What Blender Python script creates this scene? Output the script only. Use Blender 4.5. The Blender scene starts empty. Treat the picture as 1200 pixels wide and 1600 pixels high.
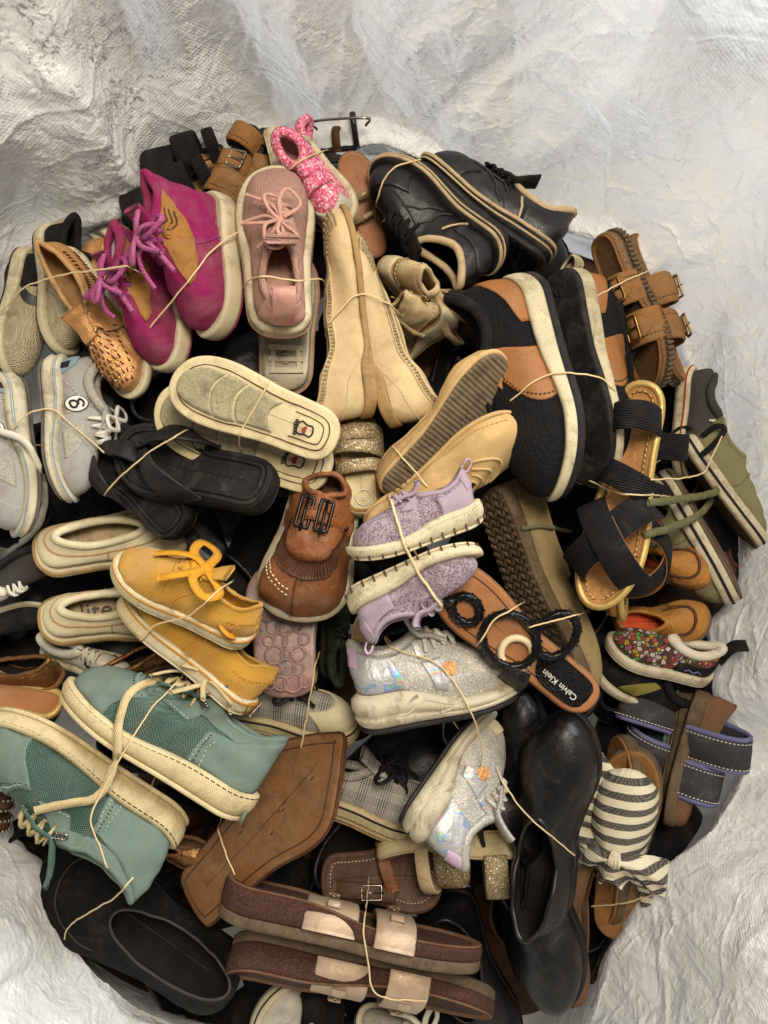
import bpy, math, random
import numpy as np
from mathutils import Vector, Matrix
from mathutils.bvhtree import BVHTree

# ------------------------------------------------------------------ camera, light, exposure
SC = bpy.context.scene
COL = SC.collection
H, F = 0.90, 1203.0            # camera height above the middle of the heap, focal length in photo pixels
cam_d = bpy.data.cameras.new('camera'); cam = bpy.data.objects.new('camera', cam_d); COL.objects.link(cam)
cam.location = (0, 0, H); cam.rotation_euler = (0, 0, 0)
cam_d.sensor_fit = 'HORIZONTAL'; cam_d.sensor_width = 36; cam_d.lens = 36 * F / 1200
cam_d.clip_start = 0.01; cam_d.clip_end = 50
SC.camera = cam
world = bpy.data.worlds.new('World'); SC.world = world; world.use_nodes = True
wb = world.node_tree.nodes['Background']; wb.inputs[0].default_value = (1.0, 0.93, 0.83, 1); wb.inputs[1].default_value = 0.27
def area(name, loc, target, size, power, col, sy=None):
    d = bpy.data.lights.new(name, 'AREA'); d.energy = power; d.color = col; d.size = size
    if sy: d.shape = 'RECTANGLE'; d.size_y = sy
    o = bpy.data.objects.new(name, d); COL.objects.link(o); o.location = loc
    o.rotation_euler = (Vector(target) - Vector(loc)).to_track_quat('-Z', 'Y').to_euler()
    return o
area('ceiling_lamp_warm', (0.22, 0.58, 1.52), (0.0, 0.2, 0), 0.5, 28, (1.0, 0.89, 0.73), 0.6)
area('window_light_cool', (1.3, 1.5, 0.9), (0.2, 0.3, 0), 1.2, 85, (0.94, 0.97, 1.0), 1.2)
vs = SC.view_settings; vs.view_transform = 'Standard'; vs.look = 'None'; vs.exposure = -0.08; vs.gamma = 1; vs.use_curve_mapping = False
SC.cycles.use_adaptive_sampling = True; SC.cycles.adaptive_threshold = .03; SC.cycles.adaptive_min_samples = 16; SC.cycles.use_denoising = True
SC.cycles.max_bounces = 6; SC.cycles.diffuse_bounces = 3; SC.cycles.glossy_bounces = 3; SC.cycles.transmission_bounces = 4
SC.cycles.caustics_reflective = False; SC.cycles.caustics_refractive = False

def px(x, y, z): return np.array([(x - 600) * (H - z) / F, (800 - y) * (H - z) / F, z])

# ------------------------------------------------------------------ materials
MATS = {}
def lin(c):
    c = np.array(c[:3], float)
    return tuple(np.where(c <= .04045, c / 12.92, ((c + .055) / 1.055) ** 2.4))
def hx(h):
    return lin([int(h[i:i + 2], 16) / 255 for i in (0, 2, 4)])
class NT:
    def __init__(s, m): s.t = m.node_tree; s.n = s.t.nodes; s.l = s.t.links
    def new(s, typ, **k):
        n = s.n.new(typ)
        for a, b in k.items():
            if a[0] == '_': n.inputs[a[1:]].default_value = b
            else: setattr(n, a, b)
        return n
    def link(s, a, b): s.l.new(a, b)
    def math(s, op, a, b=None, c=None, clamp=False):
        n = s.n.new('ShaderNodeMath'); n.operation = op; n.use_clamp = clamp
        for i, v in enumerate((a, b, c)):
            if v is None: continue
            if isinstance(v, (int, float)): n.inputs[i].default_value = v
            else: s.l.new(v, n.inputs[i])
        return n.outputs[0]
    def mix(s, f, a, b, typ='MIX'):
        n = s.n.new('ShaderNodeMix'); n.data_type = 'RGBA'; n.blend_type = typ
        for i, v in ((0, f), (6, a), (7, b)):
            if isinstance(v, (int, float)): n.inputs[i].default_value = v
            elif isinstance(v, (tuple, list)): n.inputs[i].default_value = (*v[:3], 1)
            else: s.l.new(v, n.inputs[i])
        return n.outputs[2]
    def ramp(s, f, lo, hi):
        n = s.n.new('ShaderNodeMapRange'); n.inputs[1].default_value = lo; n.inputs[2].default_value = hi
        s.l.new(f, n.inputs[0]); return n.outputs[0]
    def noise(s, vec, sc, det=3, dist=0, rough=.55):
        n = s.n.new('ShaderNodeTexNoise'); n.inputs['Scale'].default_value = sc; n.inputs['Detail'].default_value = det
        n.inputs['Distortion'].default_value = dist; n.inputs['Roughness'].default_value = rough
        s.l.new(vec, n.inputs['Vector']); return n.outputs[0]
    def vor(s, vec, sc, feat='F1', out=0, rnd=1.0):
        n = s.n.new('ShaderNodeTexVoronoi'); n.feature = feat; n.inputs['Scale'].default_value = sc
        n.inputs['Randomness'].default_value = rnd
        s.l.new(vec, n.inputs['Vector']); return n.outputs[out]
    def wave(s, vec, sc, d='X', dist=0, prof='SIN', det=0):
        n = s.n.new('ShaderNodeTexWave'); n.bands_direction = d; n.wave_profile = prof
        n.inputs['Scale'].default_value = sc; n.inputs['Distortion'].default_value = dist; n.inputs['Detail'].default_value = det
        s.l.new(vec, n.inputs['Vector']); return n.outputs[1]

def mat(name, col, rough=.6, col2=None, var=.42, vs=25, dirt=.25, dcol='3a2d20', bump='grain', bs=1.0, bst=.35,
        metal=0.0, coat=0.0, pat=None, sheen=0.0, spec=.28, trans=0.0, film=0, sss=0, anis=0):
    """One procedural surface: base colour with blotches and dirt, a relief kind and a pattern kind."""
    if name in MATS: return MATS[name]
    m = bpy.data.materials.new(name); m.use_nodes = True; T = NT(m)
    P = T.n['Principled BSDF']; tc = T.new('ShaderNodeTexCoord').outputs['Object']
    c1 = hx(col) if isinstance(col, str) else col
    c2 = hx(col2) if isinstance(col2, str) else (col2 if col2 else tuple(x * .6 for x in c1))
    base = None
    if pat == 'glitter':
        sepc = T.new('ShaderNodeSeparateColor'); T.link(T.vor(tc, 1500 * bs, out=1), sepc.inputs[0])
        base = T.mix(T.math('POWER', sepc.outputs[0], 2.5), c1, c2); base = T.mix(T.math('MULTIPLY', T.math('GREATER_THAN', sepc.outputs[1], .92), .7), base, (.9, .85, .82))
    elif pat == 'plaid':
        sep = T.new('ShaderNodeSeparateXYZ'); T.link(tc, sep.inputs[0]); s45 = []
        xx = sep.outputs[0]; yy = T.math('ADD', sep.outputs[1], sep.outputs[2])
        k = []
        for a in (xx, yy):
            fine = T.math('GREATER_THAN', T.math('FRACT', T.math('MULTIPLY', a, 330)), .5)
            big = T.math('GREATER_THAN', T.math('FRACT', T.math('MULTIPLY', a, 36)), .55)
            k.append(T.math('MULTIPLY', fine, T.math('ADD', T.math('MULTIPLY', big, .6), .4)))
        f = T.math('MULTIPLY', T.math('ADD', k[0], k[1]), .55, clamp=True)
        base = T.mix(f, c1, c2)
    elif pat == 'stripes':          # cream and navy bands, the navy woven as small checks
        sep = T.new('ShaderNodeSeparateXYZ'); T.link(tc, sep.inputs[0])
        w = T.math('ADD', sep.outputs[0], T.math('MULTIPLY', sep.outputs[1], .12))
        band = T.math('GREATER_THAN', T.math('FRACT', T.math('MULTIPLY', w, 62)), .52)
        ch = T.new('ShaderNodeTexChecker'); ch.inputs['Scale'].default_value = 560; T.link(tc, ch.inputs[0])
        chk = T.math('SUBTRACT', 1, T.math('MULTIPLY', ch.outputs[1], .30))
        base = T.mix(T.math('MULTIPLY', band, chk), c1, c2)
    elif pat == 'cork':
        a = T.ramp(T.noise(tc, 380, 2), .42, .62); b = T.ramp(T.vor(tc, 300, out=0), .05, .45)
        base = T.mix(a, c1, c2); base = T.mix(T.math('MULTIPLY', T.math('GREATER_THAN', T.noise(tc, 700, 1), .70), .7), base, tuple(min(1, x * 3 + .08) for x in c1))
    elif pat == 'corkwood':
        mp = T.new('ShaderNodeMapping'); mp.inputs['Scale'].default_value = (120, 420, 200); T.link(tc, mp.inputs[0])
        a = T.ramp(T.noise(mp.outputs[0], 1, 4), .35, .7); base = T.mix(a, c1, c2)
        mp2 = T.new('ShaderNodeMapping'); mp2.inputs['Scale'].default_value = (420, 90, 200); T.link(tc, mp2.inputs[0])
        base = T.mix(T.math('GREATER_THAN', T.noise(mp2.outputs[0], .6, 2), .68), base, hx('2e1a0c'))
        br = T.new('ShaderNodeTexBrick'); br.inputs['Scale'].default_value = 26; T.link(tc, br.inputs[0])
        br.inputs['Color1'].default_value = (*c1, 1); br.inputs['Color2'].default_value = (*c2, 1); br.inputs['Mortar'].default_value = (*[x * .5 for x in c2], 1); br.inputs['Mortar Size'].default_value = .006
        base = T.mix(.25, base, br.outputs[0])
    elif pat == 'melange':
        v = T.vor(tc, 620 * bs, out=1)
        sepc = T.new('ShaderNodeSeparateColor'); T.link(v, sepc.inputs[0])
        n1 = T.noise(tc, 90, 2)
        base = T.mix(T.math('GREATER_THAN', T.math('ADD', sepc.outputs[0], T.math('MULTIPLY', T.math('SUBTRACT', n1, .5), 1.2)), .5), c1, c2)
    elif pat == 'speckle':
        base = T.mix(T.ramp(T.noise(tc, 520 * bs, 3, 0, .8), .42, .62), c1, c2)
    elif pat == 'print':            # small patches of colour outlined in black on a dark cloth
        e = T.vor(tc, 125 * bs, 'DISTANCE_TO_EDGE'); cc = T.vor(tc, 125 * bs, out=1)
        sepc = T.new('ShaderNodeSeparateColor'); T.link(cc, sepc.inputs[0])
        cr = T.new('ShaderNodeValToRGB'); cr.color_ramp.interpolation = 'CONSTANT'; T.link(sepc.outputs[0], cr.inputs[0])
        el = cr.color_ramp.elements
        cs = ['c9c1ae', 'b3262b', '5fa83a', 'd2a52a', '5b2418', 'e8dfcc', 'c9436a', '201713']
        el[0].color = (*hx(cs[0]), 1); el[1].position = .14; el[1].color = (*hx(cs[1]), 1)
        for i in range(2, 8): q = el.new(i / 8 + .01); q.color = (*hx(cs[i]), 1)
        e2 = T.vor(tc, 330 * bs, 'DISTANCE_TO_EDGE')
        base = T.mix(T.math('GREATER_THAN', e, .10), hx('14100e'), cr.outputs[0])
        base = T.mix(T.math('LESS_THAN', e2, .035), base, hx('1a1412')); base = T.mix(.3, base, hx('5d5144'))
    elif pat == 'holo':             # foil with faint rainbow bands
        w = T.math('FRACT', T.math('ADD', T.math('MULTIPLY', T.noise(tc, 26, 2, .6), 4.0), .1))
        cr = T.new('ShaderNodeValToRGB'); T.link(w, cr.inputs[0]); el = cr.color_ramp.elements
        el[0].color = (*hx('a9aaac'), 1); el[1].position = 1; el[1].color = (*hx('a9aaac'), 1)
        for q_, h_ in ((.45, 'b6b5b2'), (.57, 'b58ba0'), (.63, 'c0a478'), (.68, 'a3b880'), (.73, '78b2b8'), (.79, '878cc0'), (.86, 'b2b3b5')): e_ = el.new(q_); e_.color = (*hx(h_), 1)
        base = cr.outputs[0]
    elif pat == 'twotone':
        base = T.mix(T.ramp(T.noise(tc, vs, 4, .6), .4, .6), c1, c2)
    if base is None:
        f = T.ramp(T.noise(tc, vs, 5, .4, .6), .36, .68)
        base = T.mix(T.math('MULTIPLY', f, var), c1, c2)
    dirt = min(.8, dirt * 1.75)
    if pat not in ('print', 'stripes') and metal < .9 and bump is not None and max(c1) > .06:      # settled dust
        base = T.mix(T.math('MULTIPLY', T.ramp(T.noise(tc, 24, 4, .5, .7), .42, .75), .16), base, hx('b3a385'))
    if dirt > 0:
        g = T.ramp(T.noise(tc, 38, 5, .6, .72), .5, .72)
        base = T.mix(T.math('MULTIPLY', g, dirt), base, hx(dcol))
        sm = T.ramp(T.noise(tc, 170, 4, 1.2, .75), .60, .74)
        base = T.mix(T.math('MULTIPLY', sm, min(1, dirt * 1.5)), base, hx(dcol))
    T.link(base, P.inputs['Base Color'])
    rn = T.math('ADD', T.math('MULTIPLY', T.math('SUBTRACT', T.noise(tc, 60, 4), .5), .35), rough, clamp=True)
    T.link(rn, P.inputs['Roughness'])
    P.inputs['Metallic'].default_value = metal; P.inputs['Specular IOR Level'].default_value = spec
    P.inputs['Coat Weight'].default_value = coat; P.inputs['Coat Roughness'].default_value = .2
    if sheen: P.inputs['Sheen Weight'].default_value = sheen
    if trans: P.inputs['Transmission Weight'].default_value = trans
    if sss: P.inputs['Subsurface Weight'].default_value = sss; P.inputs['Subsurface Scale'].default_value = .004
    if film:
        P.inputs['Thin Film IOR'].default_value = 1.7
        T.link(T.math('ADD', T.math('MULTIPLY', T.noise(tc, 14, 2, .8), film * 1.3), film * .25), P.inputs['Thin Film Thickness'])
    hgt = None; dist = .001
    if bump == 'grain':
        hgt = T.math('ADD', T.math('MULTIPLY', T.vor(tc, 520 * bs, 'DISTANCE_TO_EDGE'), .7), T.noise(tc, 90 * bs, 5)); dist = .0012
    elif bump == 'suede':
        hgt = T.math('ADD', T.noise(tc, 1200 * bs, 3), T.math('MULTIPLY', T.noise(tc, 60 * bs, 5), 1.4)); dist = .0009
    elif bump == 'weave':
        sep = T.new('ShaderNodeSeparateXYZ'); T.link(tc, sep.inputs[0])
        a = T.math('SINE', T.math('MULTIPLY', sep.outputs[0], 2600 * bs)); b = T.math('SINE', T.math('MULTIPLY', T.math('ADD', sep.outputs[1], sep.outputs[2]), 2600 * bs))
        hgt = T.math('ADD', T.math('MULTIPLY', a, b), T.math('MULTIPLY', T.noise(tc, 80, 4), 2.5)); dist = .0008
    elif bump == 'knit':
        hgt = T.math('ADD', T.vor(tc, 620 * bs, rnd=.25), T.math('MULTIPLY', T.noise(tc, 70, 4), .7)); dist = .0018
    elif bump == 'cord':
        sep = T.new('ShaderNodeSeparateXYZ'); T.link(tc, sep.inputs[0])
        a = T.math('SINE', T.math('ADD', T.math('MULTIPLY', sep.outputs[0], 1900 * bs), T.math('MULTIPLY', T.noise(tc, 30, 2), 5)))
        hgt = T.math('ADD', T.math('ABSOLUTE', a), T.math('MULTIPLY', T.noise(tc, 500, 2), .5)); dist = .0022
        base2 = T.mix(T.math('POWER', T.math('SUBTRACT', 1, T.math('ABSOLUTE', a)), 3), base, tuple(x * .45 for x in c1)); T.link(base2, P.inputs['Base Color'])
    elif bump == 'ribs':
        sep = T.new('ShaderNodeSeparateXYZ'); T.link(tc, sep.inputs[0])
        a = T.math('SINE', T.math('MULTIPLY', sep.outputs[0], 1500 * bs)); hgt = T.math('ADD', a, T.noise(tc, 100, 4)); dist = .0012
    elif bump == 'wrinkle':
        n = T.noise(tc, 45 * bs, 6, 1.5); r = T.math('ABSOLUTE', T.math('SUBTRACT', n, .5))
        hgt = T.math('ADD', T.math('MULTIPLY', r, 3.0), T.math('MULTIPLY', T.vor(tc, 500, 'DISTANCE_TO_EDGE'), .25)); dist = .003
    elif bump == 'glit':
        hgt = T.vor(tc, 1300 * bs, out=1); dist = .0012
    elif bump == 'rubber':
        hgt = T.math('ADD', T.noise(tc, 40 * bs, 6), T.math('MULTIPLY', T.noise(tc, 900 * bs, 2), .35)); dist = .001
    elif bump == 'scale':
        hgt = T.vor(tc, 260 * bs, 'DISTANCE_TO_EDGE', rnd=.35); dist = .003
    if hgt is not None:
        b = T.new('ShaderNodeBump'); b.inputs['Strength'].default_value = bst; b.inputs['Distance'].default_value = dist * 2
        T.link(hgt, b.inputs['Height']); T.link(b.outputs[0], P.inputs['Normal'])
        # soft dents and creases of worn material
        b2 = T.new('ShaderNodeBump'); b2.inputs['Strength'].default_value = .12 if bump in ('rubber', 'scale', 'glit') else .2; b2.inputs['Distance'].default_value = .005
        T.link(T.noise(tc, 36, 3, 1.0), b2.inputs['Height']); T.link(b2.outputs[0], b.inputs['Normal'])
    MATS[name] = m; return m

# ------------------------------------------------------------------ mesh helpers
def mk(name, V, Fc, m, parent=None, smooth=True):
    me = bpy.data.meshes.new(name); V = np.asarray(V, float)
    me.from_pydata(V.tolist(), [], Fc if isinstance(Fc, list) else Fc.tolist())
    me.materials.append(m)
    if smooth: me.polygons.foreach_set('use_smooth', [True] * len(me.polygons))
    me.update()
    o = bpy.data.objects.new(name, me); COL.objects.link(o)
    if parent: o.parent = parent
    return o
def gridf(n, m, cu=False, cv=False, off=0, flip=False):
    i = np.arange(n if cu else n - 1); j = np.arange(m if cv else m - 1)
    I, J = np.meshgrid(i, j, indexing='ij'); I = I.ravel(); J = J.ravel(); I2 = (I + 1) % n; J2 = (J + 1) % m
    f = np.stack([I * m + J, I2 * m + J, I2 * m + J2, I * m + J2], 1) + off
    return f[:, ::-1] if flip else f
def nrm(a): return a / np.maximum(np.linalg.norm(a, axis=-1, keepdims=True), 1e-9)
def resample(P, n, closed=False):
    P = np.asarray(P, float)
    if closed: P = np.vstack([P, P[:1]])
    d = np.r_[0, np.cumsum(np.linalg.norm(np.diff(P, axis=0), axis=1))]
    t = np.linspace(0, d[-1], n + 1)[:-1] if closed else np.linspace(0, d[-1], n)
    return np.stack([np.interp(t, d, P[:, k]) for k in range(P.shape[1])], 1)
def crom(P, n, closed=False):
    """Smooth curve through the points."""
    P = np.asarray(P, float); k = len(P)
    if closed: Q = np.vstack([P[-1], P, P[0], P[1]]); seg = k
    else: Q = np.vstack([2 * P[0] - P[1], P, 2 * P[-1] - P[-2]]); seg = k - 1
    out = []
    t = np.linspace(0, 1, 14, endpoint=False)[:, None]
    for i in range(seg):
        a, b, c, d = Q[i], Q[i + 1], Q[i + 2], Q[i + 3]
        out.append(.5 * (2 * b + (c - a) * t + (2 * a - 5 * b + 4 * c - d) * t ** 2 + (3 * b - a - 3 * c + d) * t ** 3))
    if not closed: out.append(P[-1:])
    return resample(np.vstack(out), n, closed)
def frames(P, closed=False, hint=None):
    Tn = np.gradient(P, axis=0)
    if closed: Tn = np.roll(P, -1, 0) - np.roll(P, 1, 0)
    Tn = nrm(Tn); N = np.zeros_like(P)
    h = np.array(hint if hint is not None else ([0, 0, 1.] if abs(Tn[0][2]) < .9 else [1., 0, 0]), float)
    for i in range(len(P)):
        v = h - Tn[i] * np.dot(h, Tn[i]); l = np.linalg.norm(v)
        N[i] = v / l if l > 1e-6 else N[i - 1]
        if hint is None: h = N[i]
    return Tn, N, np.cross(Tn, N)
def tubeV(P, r, seg=6, closed=False, flat=1.0, hint=None):
    P = np.asarray(P, float); Tn, N, Bn = frames(P, closed, hint); n = len(P)
    r = np.broadcast_to(np.asarray(r, float), (n,))
    a = np.linspace(0, 2 * math.pi, seg, endpoint=False)
    V = P[:, None] + (N[:, None] * np.cos(a)[None, :, None] * flat + Bn[:, None] * np.sin(a)[None, :, None]) * r[:, None, None]
    V = V.reshape(-1, 3); f = gridf(n, seg, closed, True).tolist()
    if not closed: f += [list(range(seg))[::-1], list(range((n - 1) * seg, n * seg))]
    return V, f
def bandV(P, W, w, th, closed=False):
    """Strap: a flat section swept along P, W = direction across the strap."""
    P = np.asarray(P, float); n = len(P); Tn, _, _ = frames(P, closed); W = np.broadcast_to(np.asarray(W, float), P.shape)
    W = nrm(W - Tn * np.sum(W * Tn, 1, keepdims=True)); Nn = np.cross(Tn, W)
    w = np.broadcast_to(np.asarray(w, float), (n,))[:, None] / 2; t = th / 2
    e = np.minimum(t * .9, w * .4)
    sec = [P - W * w - Nn * t * .2, P - W * (w - e) - Nn * t, P + W * (w - e) - Nn * t, P + W * w - Nn * t * .2, P + W * w + Nn * t * .2, P + W * (w - e) + Nn * t, P + Nn * t * 1.15, P - W * (w - e) + Nn * t, P - W * w + Nn * t * .2]
    V = np.stack(sec, 1).reshape(-1, 3); m = len(sec); f = gridf(n, m, closed, True).tolist()
    if not closed: f += [list(range(m))[::-1], list(range((n - 1) * m, n * m))]
    return V, f
def joinVF(L):
    Vs, Fs, o = [], [], 0
    for V, f in L:
        Vs.append(V); Fs += [[i + o for i in q] for q in f]; o += len(V)
    return np.vstack(Vs), Fs
def sph(c, r, sq=(1, 1, 1), n=8, m=6):
    a = np.linspace(0, 2 * math.pi, n, endpoint=False); b = np.linspace(-math.pi / 2, math.pi / 2, m)
    A, B = np.meshgrid(a, b, indexing='ij')
    V = np.stack([np.cos(A) * np.cos(B) * sq[0], np.sin(A) * np.cos(B) * sq[1], np.sin(B) * sq[2]], -1).reshape(-1, 3) * r + np.asarray(c)
    return V, gridf(n, m, True).tolist()
def boxV(c, s, R=None):
    q = np.array([[x, y, z] for x in (-.5, .5) for y in (-.5, .5) for z in (-.5, .5)]) * np.asarray(s)
    if R is not None: q = q @ np.asarray(R).T
    return q + np.asarray(c), [[0, 1, 3, 2], [4, 6, 7, 5], [0, 4, 5, 1], [2, 3, 7, 6], [0, 2, 6, 4], [1, 5, 7, 3]]
def wob(P, seed, freq, amp):
    """Smooth pseudo-random displacement."""
    r = np.random.RandomState(seed); out = np.zeros_like(P)
    for k in range(7):
        d = r.normal(size=(3, 3)) * freq * (1 + .35 * k); ph = r.rand(3) * 6.28
        out += np.sin(P @ d.T + ph) * amp / (1 + .35 * k) / 2.2
    return out
def sstep(a, b, x):
    t = np.clip((np.asarray(x, float) - a) / (b - a), 0, 1); return t * t * (3 - 2 * t)

OUT = {
 'round': [(0, 0), (.02, .07), (.09, .112), (.24, .12), (.40, .128), (.55, .155), (.70, .172), (.83, .157), (.93, .108), (.985, .045), (1, -.015), (.985, -.07), (.93, -.118), (.83, -.146), (.70, -.148), (.55, -.122), (.40, -.102), (.24, -.106), (.09, -.106), (.02, -.07)],
 'almond': [(0, 0), (.015, .055), (.08, .098), (.24, .112), (.40, .12), (.55, .145), (.70, .155), (.83, .128), (.93, .072), (.985, .02), (1, -.02), (.985, -.055), (.93, -.098), (.83, -.132), (.70, -.138), (.55, -.108), (.40, -.084), (.24, -.096), (.08, -.094), (.015, -.055)],
 'kid': [(0, 0), (.02, .09), (.09, .145), (.24, .16), (.40, .168), (.55, .19), (.70, .205), (.83, .19), (.93, .14), (.985, .06), (1, -.015), (.985, -.085), (.93, -.145), (.83, -.178), (.70, -.182), (.55, -.165), (.40, -.148), (.24, -.145), (.09, -.138), (.02, -.09)],
 'kite': [(0, 0), (.01, .06), (.05, .088), (.25, .10), (.45, .12), (.62, .155), (.74, .15), (.87, .085), (.965, .024), (1, -.004), (.965, -.032), (.87, -.085), (.74, -.135), (.62, -.14), (.45, -.1), (.25, -.09), (.05, -.085), (.01, -.055)],
 'point': [(0, 0), (.015, .05), (.08, .09), (.24, .10), (.40, .108), (.55, .13), (.70, .135), (.83, .10), (.93, .05), (.985, .012), (1, -.01), (.985, -.03), (.93, -.065), (.83, -.11), (.70, -.13), (.55, -.105), (.40, -.08), (.24, -.09), (.08, -.088), (.015, -.05)],
}
# ------------------------------------------------------------------ the shoe
class Shoe:
    def __init__(s, name, label, heel, toe, roll=0, group=None, cat='shoe', out='round', W=1.0, foot=1, ax=.13, ts=.05, hs=.02, bend=0.0, twist=0.0, seed=None, crumple=.0):
        A, B = px(*heel), px(*toe); L = float(np.linalg.norm(B - A)); d = (B - A) / L
        s.L = L; s.foot = foot; s.ts = ts; s.hs = hs; s.bend = bend; s.twist = twist; s.crumple = crumple
        s.seed = seed if seed is not None else (int(heel[0] * 7 + heel[1] * 13) % 9973)
        s.rng = np.random.RandomState(s.seed)
        u0 = np.array([0, 0, H]) - (A + B) / 2; u0 = u0 - d * np.dot(u0, d); u0 /= np.linalg.norm(u0)
        a = math.radians(roll); up = u0 * math.cos(a) + np.cross(d, u0) * math.sin(a); left = np.cross(up, d)
        M = Matrix(((d[0], left[0], up[0], 0), (d[1], left[1], up[1], 0), (d[2], left[2], up[2], 0), (0, 0, 0, 1)))
        loc = A - up * ax * L; M.translation = Vector(loc)
        s.root = bpy.data.objects.new(name, None); COL.objects.link(s.root); s.root.matrix_world = M
        s.root.empty_display_size = .02
        s.root['label'] = label; s.root['category'] = cat
        if group: s.root['group'] = group
        P = crom([(x, y * W * foot) for x, y in OUT[out]], 480, True) * L
        if foot < 0: pass
        h = len(P); ti = int(np.argmax(P[:, 0])); a1 = P[:ti + 1]; a2 = np.vstack([P[ti:], P[:1]])
        s.half = (resample(a1, 241), resample(a2, 241)[::-1])     # both heel -> toe
        if foot < 0: s.half = (s.half[1], s.half[0])              # +phi side is always +y
        s.lohi = None; s.base = lambda t: 0 * t + .02
        s.parts = {}
    # outline at s in [-1, 1]: 0 heel, 1 = toe along +y, -1 = toe along -y
    def B2(s, q):
        q = np.asarray(q, float); q = (q + 1) % 2 - 1; a = np.abs(q) * 240
        o = np.zeros(q.shape + (2,))
        for k in (0, 1):
            o[..., k] = np.where(q >= 0, np.interp(a, np.arange(241), s.half[0][:, k]), np.interp(a, np.arange(241), s.half[1][:, k]))
        return o
    def N2(s, q):
        e = .004; t = s.B2(np.asarray(q) + e) - s.B2(np.asarray(q) - e); n = np.stack([-t[..., 1], t[..., 0]], -1)
        n = nrm(n); return n * 1.0
    def zb(s, x):
        t = np.asarray(x, float) / s.L
        return s.L * (s.ts * np.clip((t - .6) / .4, 0, 1.2) ** 2 + s.hs * np.clip((.13 - t) / .13, 0, 1.2) ** 2)
    def ywid(s, x):
        """y of the +y edge and the -y edge at length x (fraction of L)."""
        X = x * s.L
        return (np.interp(X, s.half[0][:, 0], s.half[0][:, 1]), np.interp(X, s.half[1][:, 0], s.half[1][:, 1]))
    def fin(s, P, crumple=True):
        P = np.array(P, float)
        if s.crumple and crumple: P = P + wob(P, s.seed, 45, s.crumple * .7) + wob(P, s.seed + 5, 110, s.crumple * .3)
        if s.bend:
            x0 = .42 * s.L; k = s.bend / s.L; t = np.clip(P[:, 0] - x0, 0, None); a = k * t
            x, z = P[:, 0].copy(), P[:, 2].copy()
            R = 1 / k
            P[:, 0] = np.where(t > 0, x0 + np.sin(a) * (R - z), x); P[:, 2] = np.where(t > 0, R - np.cos(a) * (R - z), z)
        if s.twist:
            a = s.twist * (P[:, 0] / s.L - .4); y, z = P[:, 1].copy(), P[:, 2].copy() - .02
            P[:, 1] = y * np.cos(a) - z * np.sin(a); P[:, 2] = y * np.sin(a) + z * np.cos(a) + .02
        return P
    def part(s, name, V, Fc, m, parent=None, smooth=True, crumple=True, kind=None):
        o = mk(name, s.fin(V, crumple), Fc, m, parent or s.root, smooth)
        if kind: o['kind'] = kind
        return o
    # ---- slabs: soles, midsoles, footbeds
    def slab(s, name, lo, hi, m, off=0.0, prof=None, N=96, x0=0, x1=1, tread=None, parent=None, K=9, dish=0.0, rnd=.002):
        L = s.L; lo_ = lo if callable(lo) else (lambda t, v=lo: v + 0 * t); hi_ = hi if callable(hi) else (lambda t, v=hi: v + 0 * t)
        q = np.linspace(-1, 1, N, endpoint=False); B = s.B2(q); n = s.N2(q)
        if prof is None: prof = [(0, -rnd), (.12, -rnd * .25), (.3, 0), (.7, 0), (.88, -rnd * .25), (1, -rnd)]
        rings = []
        def ring(xy, fr):
            t = np.clip(xy[:, 0] / L, 0, 1); z0 = s.zb(xy[:, 0]) + lo_(t); z1 = s.zb(xy[:, 0]) + hi_(t)
            return np.column_stack([xy, z0 + (z1 - z0) * fr])
        spine = np.column_stack([np.clip(B[:, 0], .13 * L, .86 * L), 0 * B[:, 0]]);
        yl, yr = np.interp(spine[:, 0], s.half[0][:, 0], s.half[0][:, 1]), np.interp(spine[:, 0], s.half[1][:, 0], s.half[1][:, 1]); spine[:, 1] = (yl + yr) / 2
        fr0, of0 = prof[0]; fr1, of1 = prof[-1]
        inn = B + n * (off + of0)
        for k in range(K): rings.append(ring(spine + (inn - spine) * ((k + .02) / K) ** .8, 0.0))
        if tread is not None:
            for R in rings: R[:, 2] -= tread(R[:, 0] / L, R[:, 1] / L)
        for fr, of in prof: rings.append(ring(B + n * (off + of), fr))
        inn = B + n * (off + of1)
        for k in range(K - 1, -1, -1):
            R = ring(spine + (inn - spine) * ((k + .02) / K) ** .8, 1.0)
            if dish: R[:, 2] -= dish * (1 - ((k + .02) / K) ** 2)
            rings.append(R)
        V = np.stack(rings, 0); M = len(rings); f = gridf(M, N, False, True)
        Vf = V.reshape(-1, 3)
        if x0 > 0 or x1 < 1:          # clip to part of the length (heel blocks) by clamping
            Vf[:, 0] = np.clip(Vf[:, 0], x0 * L, x1 * L)
        return s.part(name, Vf, f.tolist(), m, parent, crumple=False)
    def set_base(s, fn): s.base = fn if callable(fn) else (lambda t, v=fn: v + 0 * t)
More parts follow.
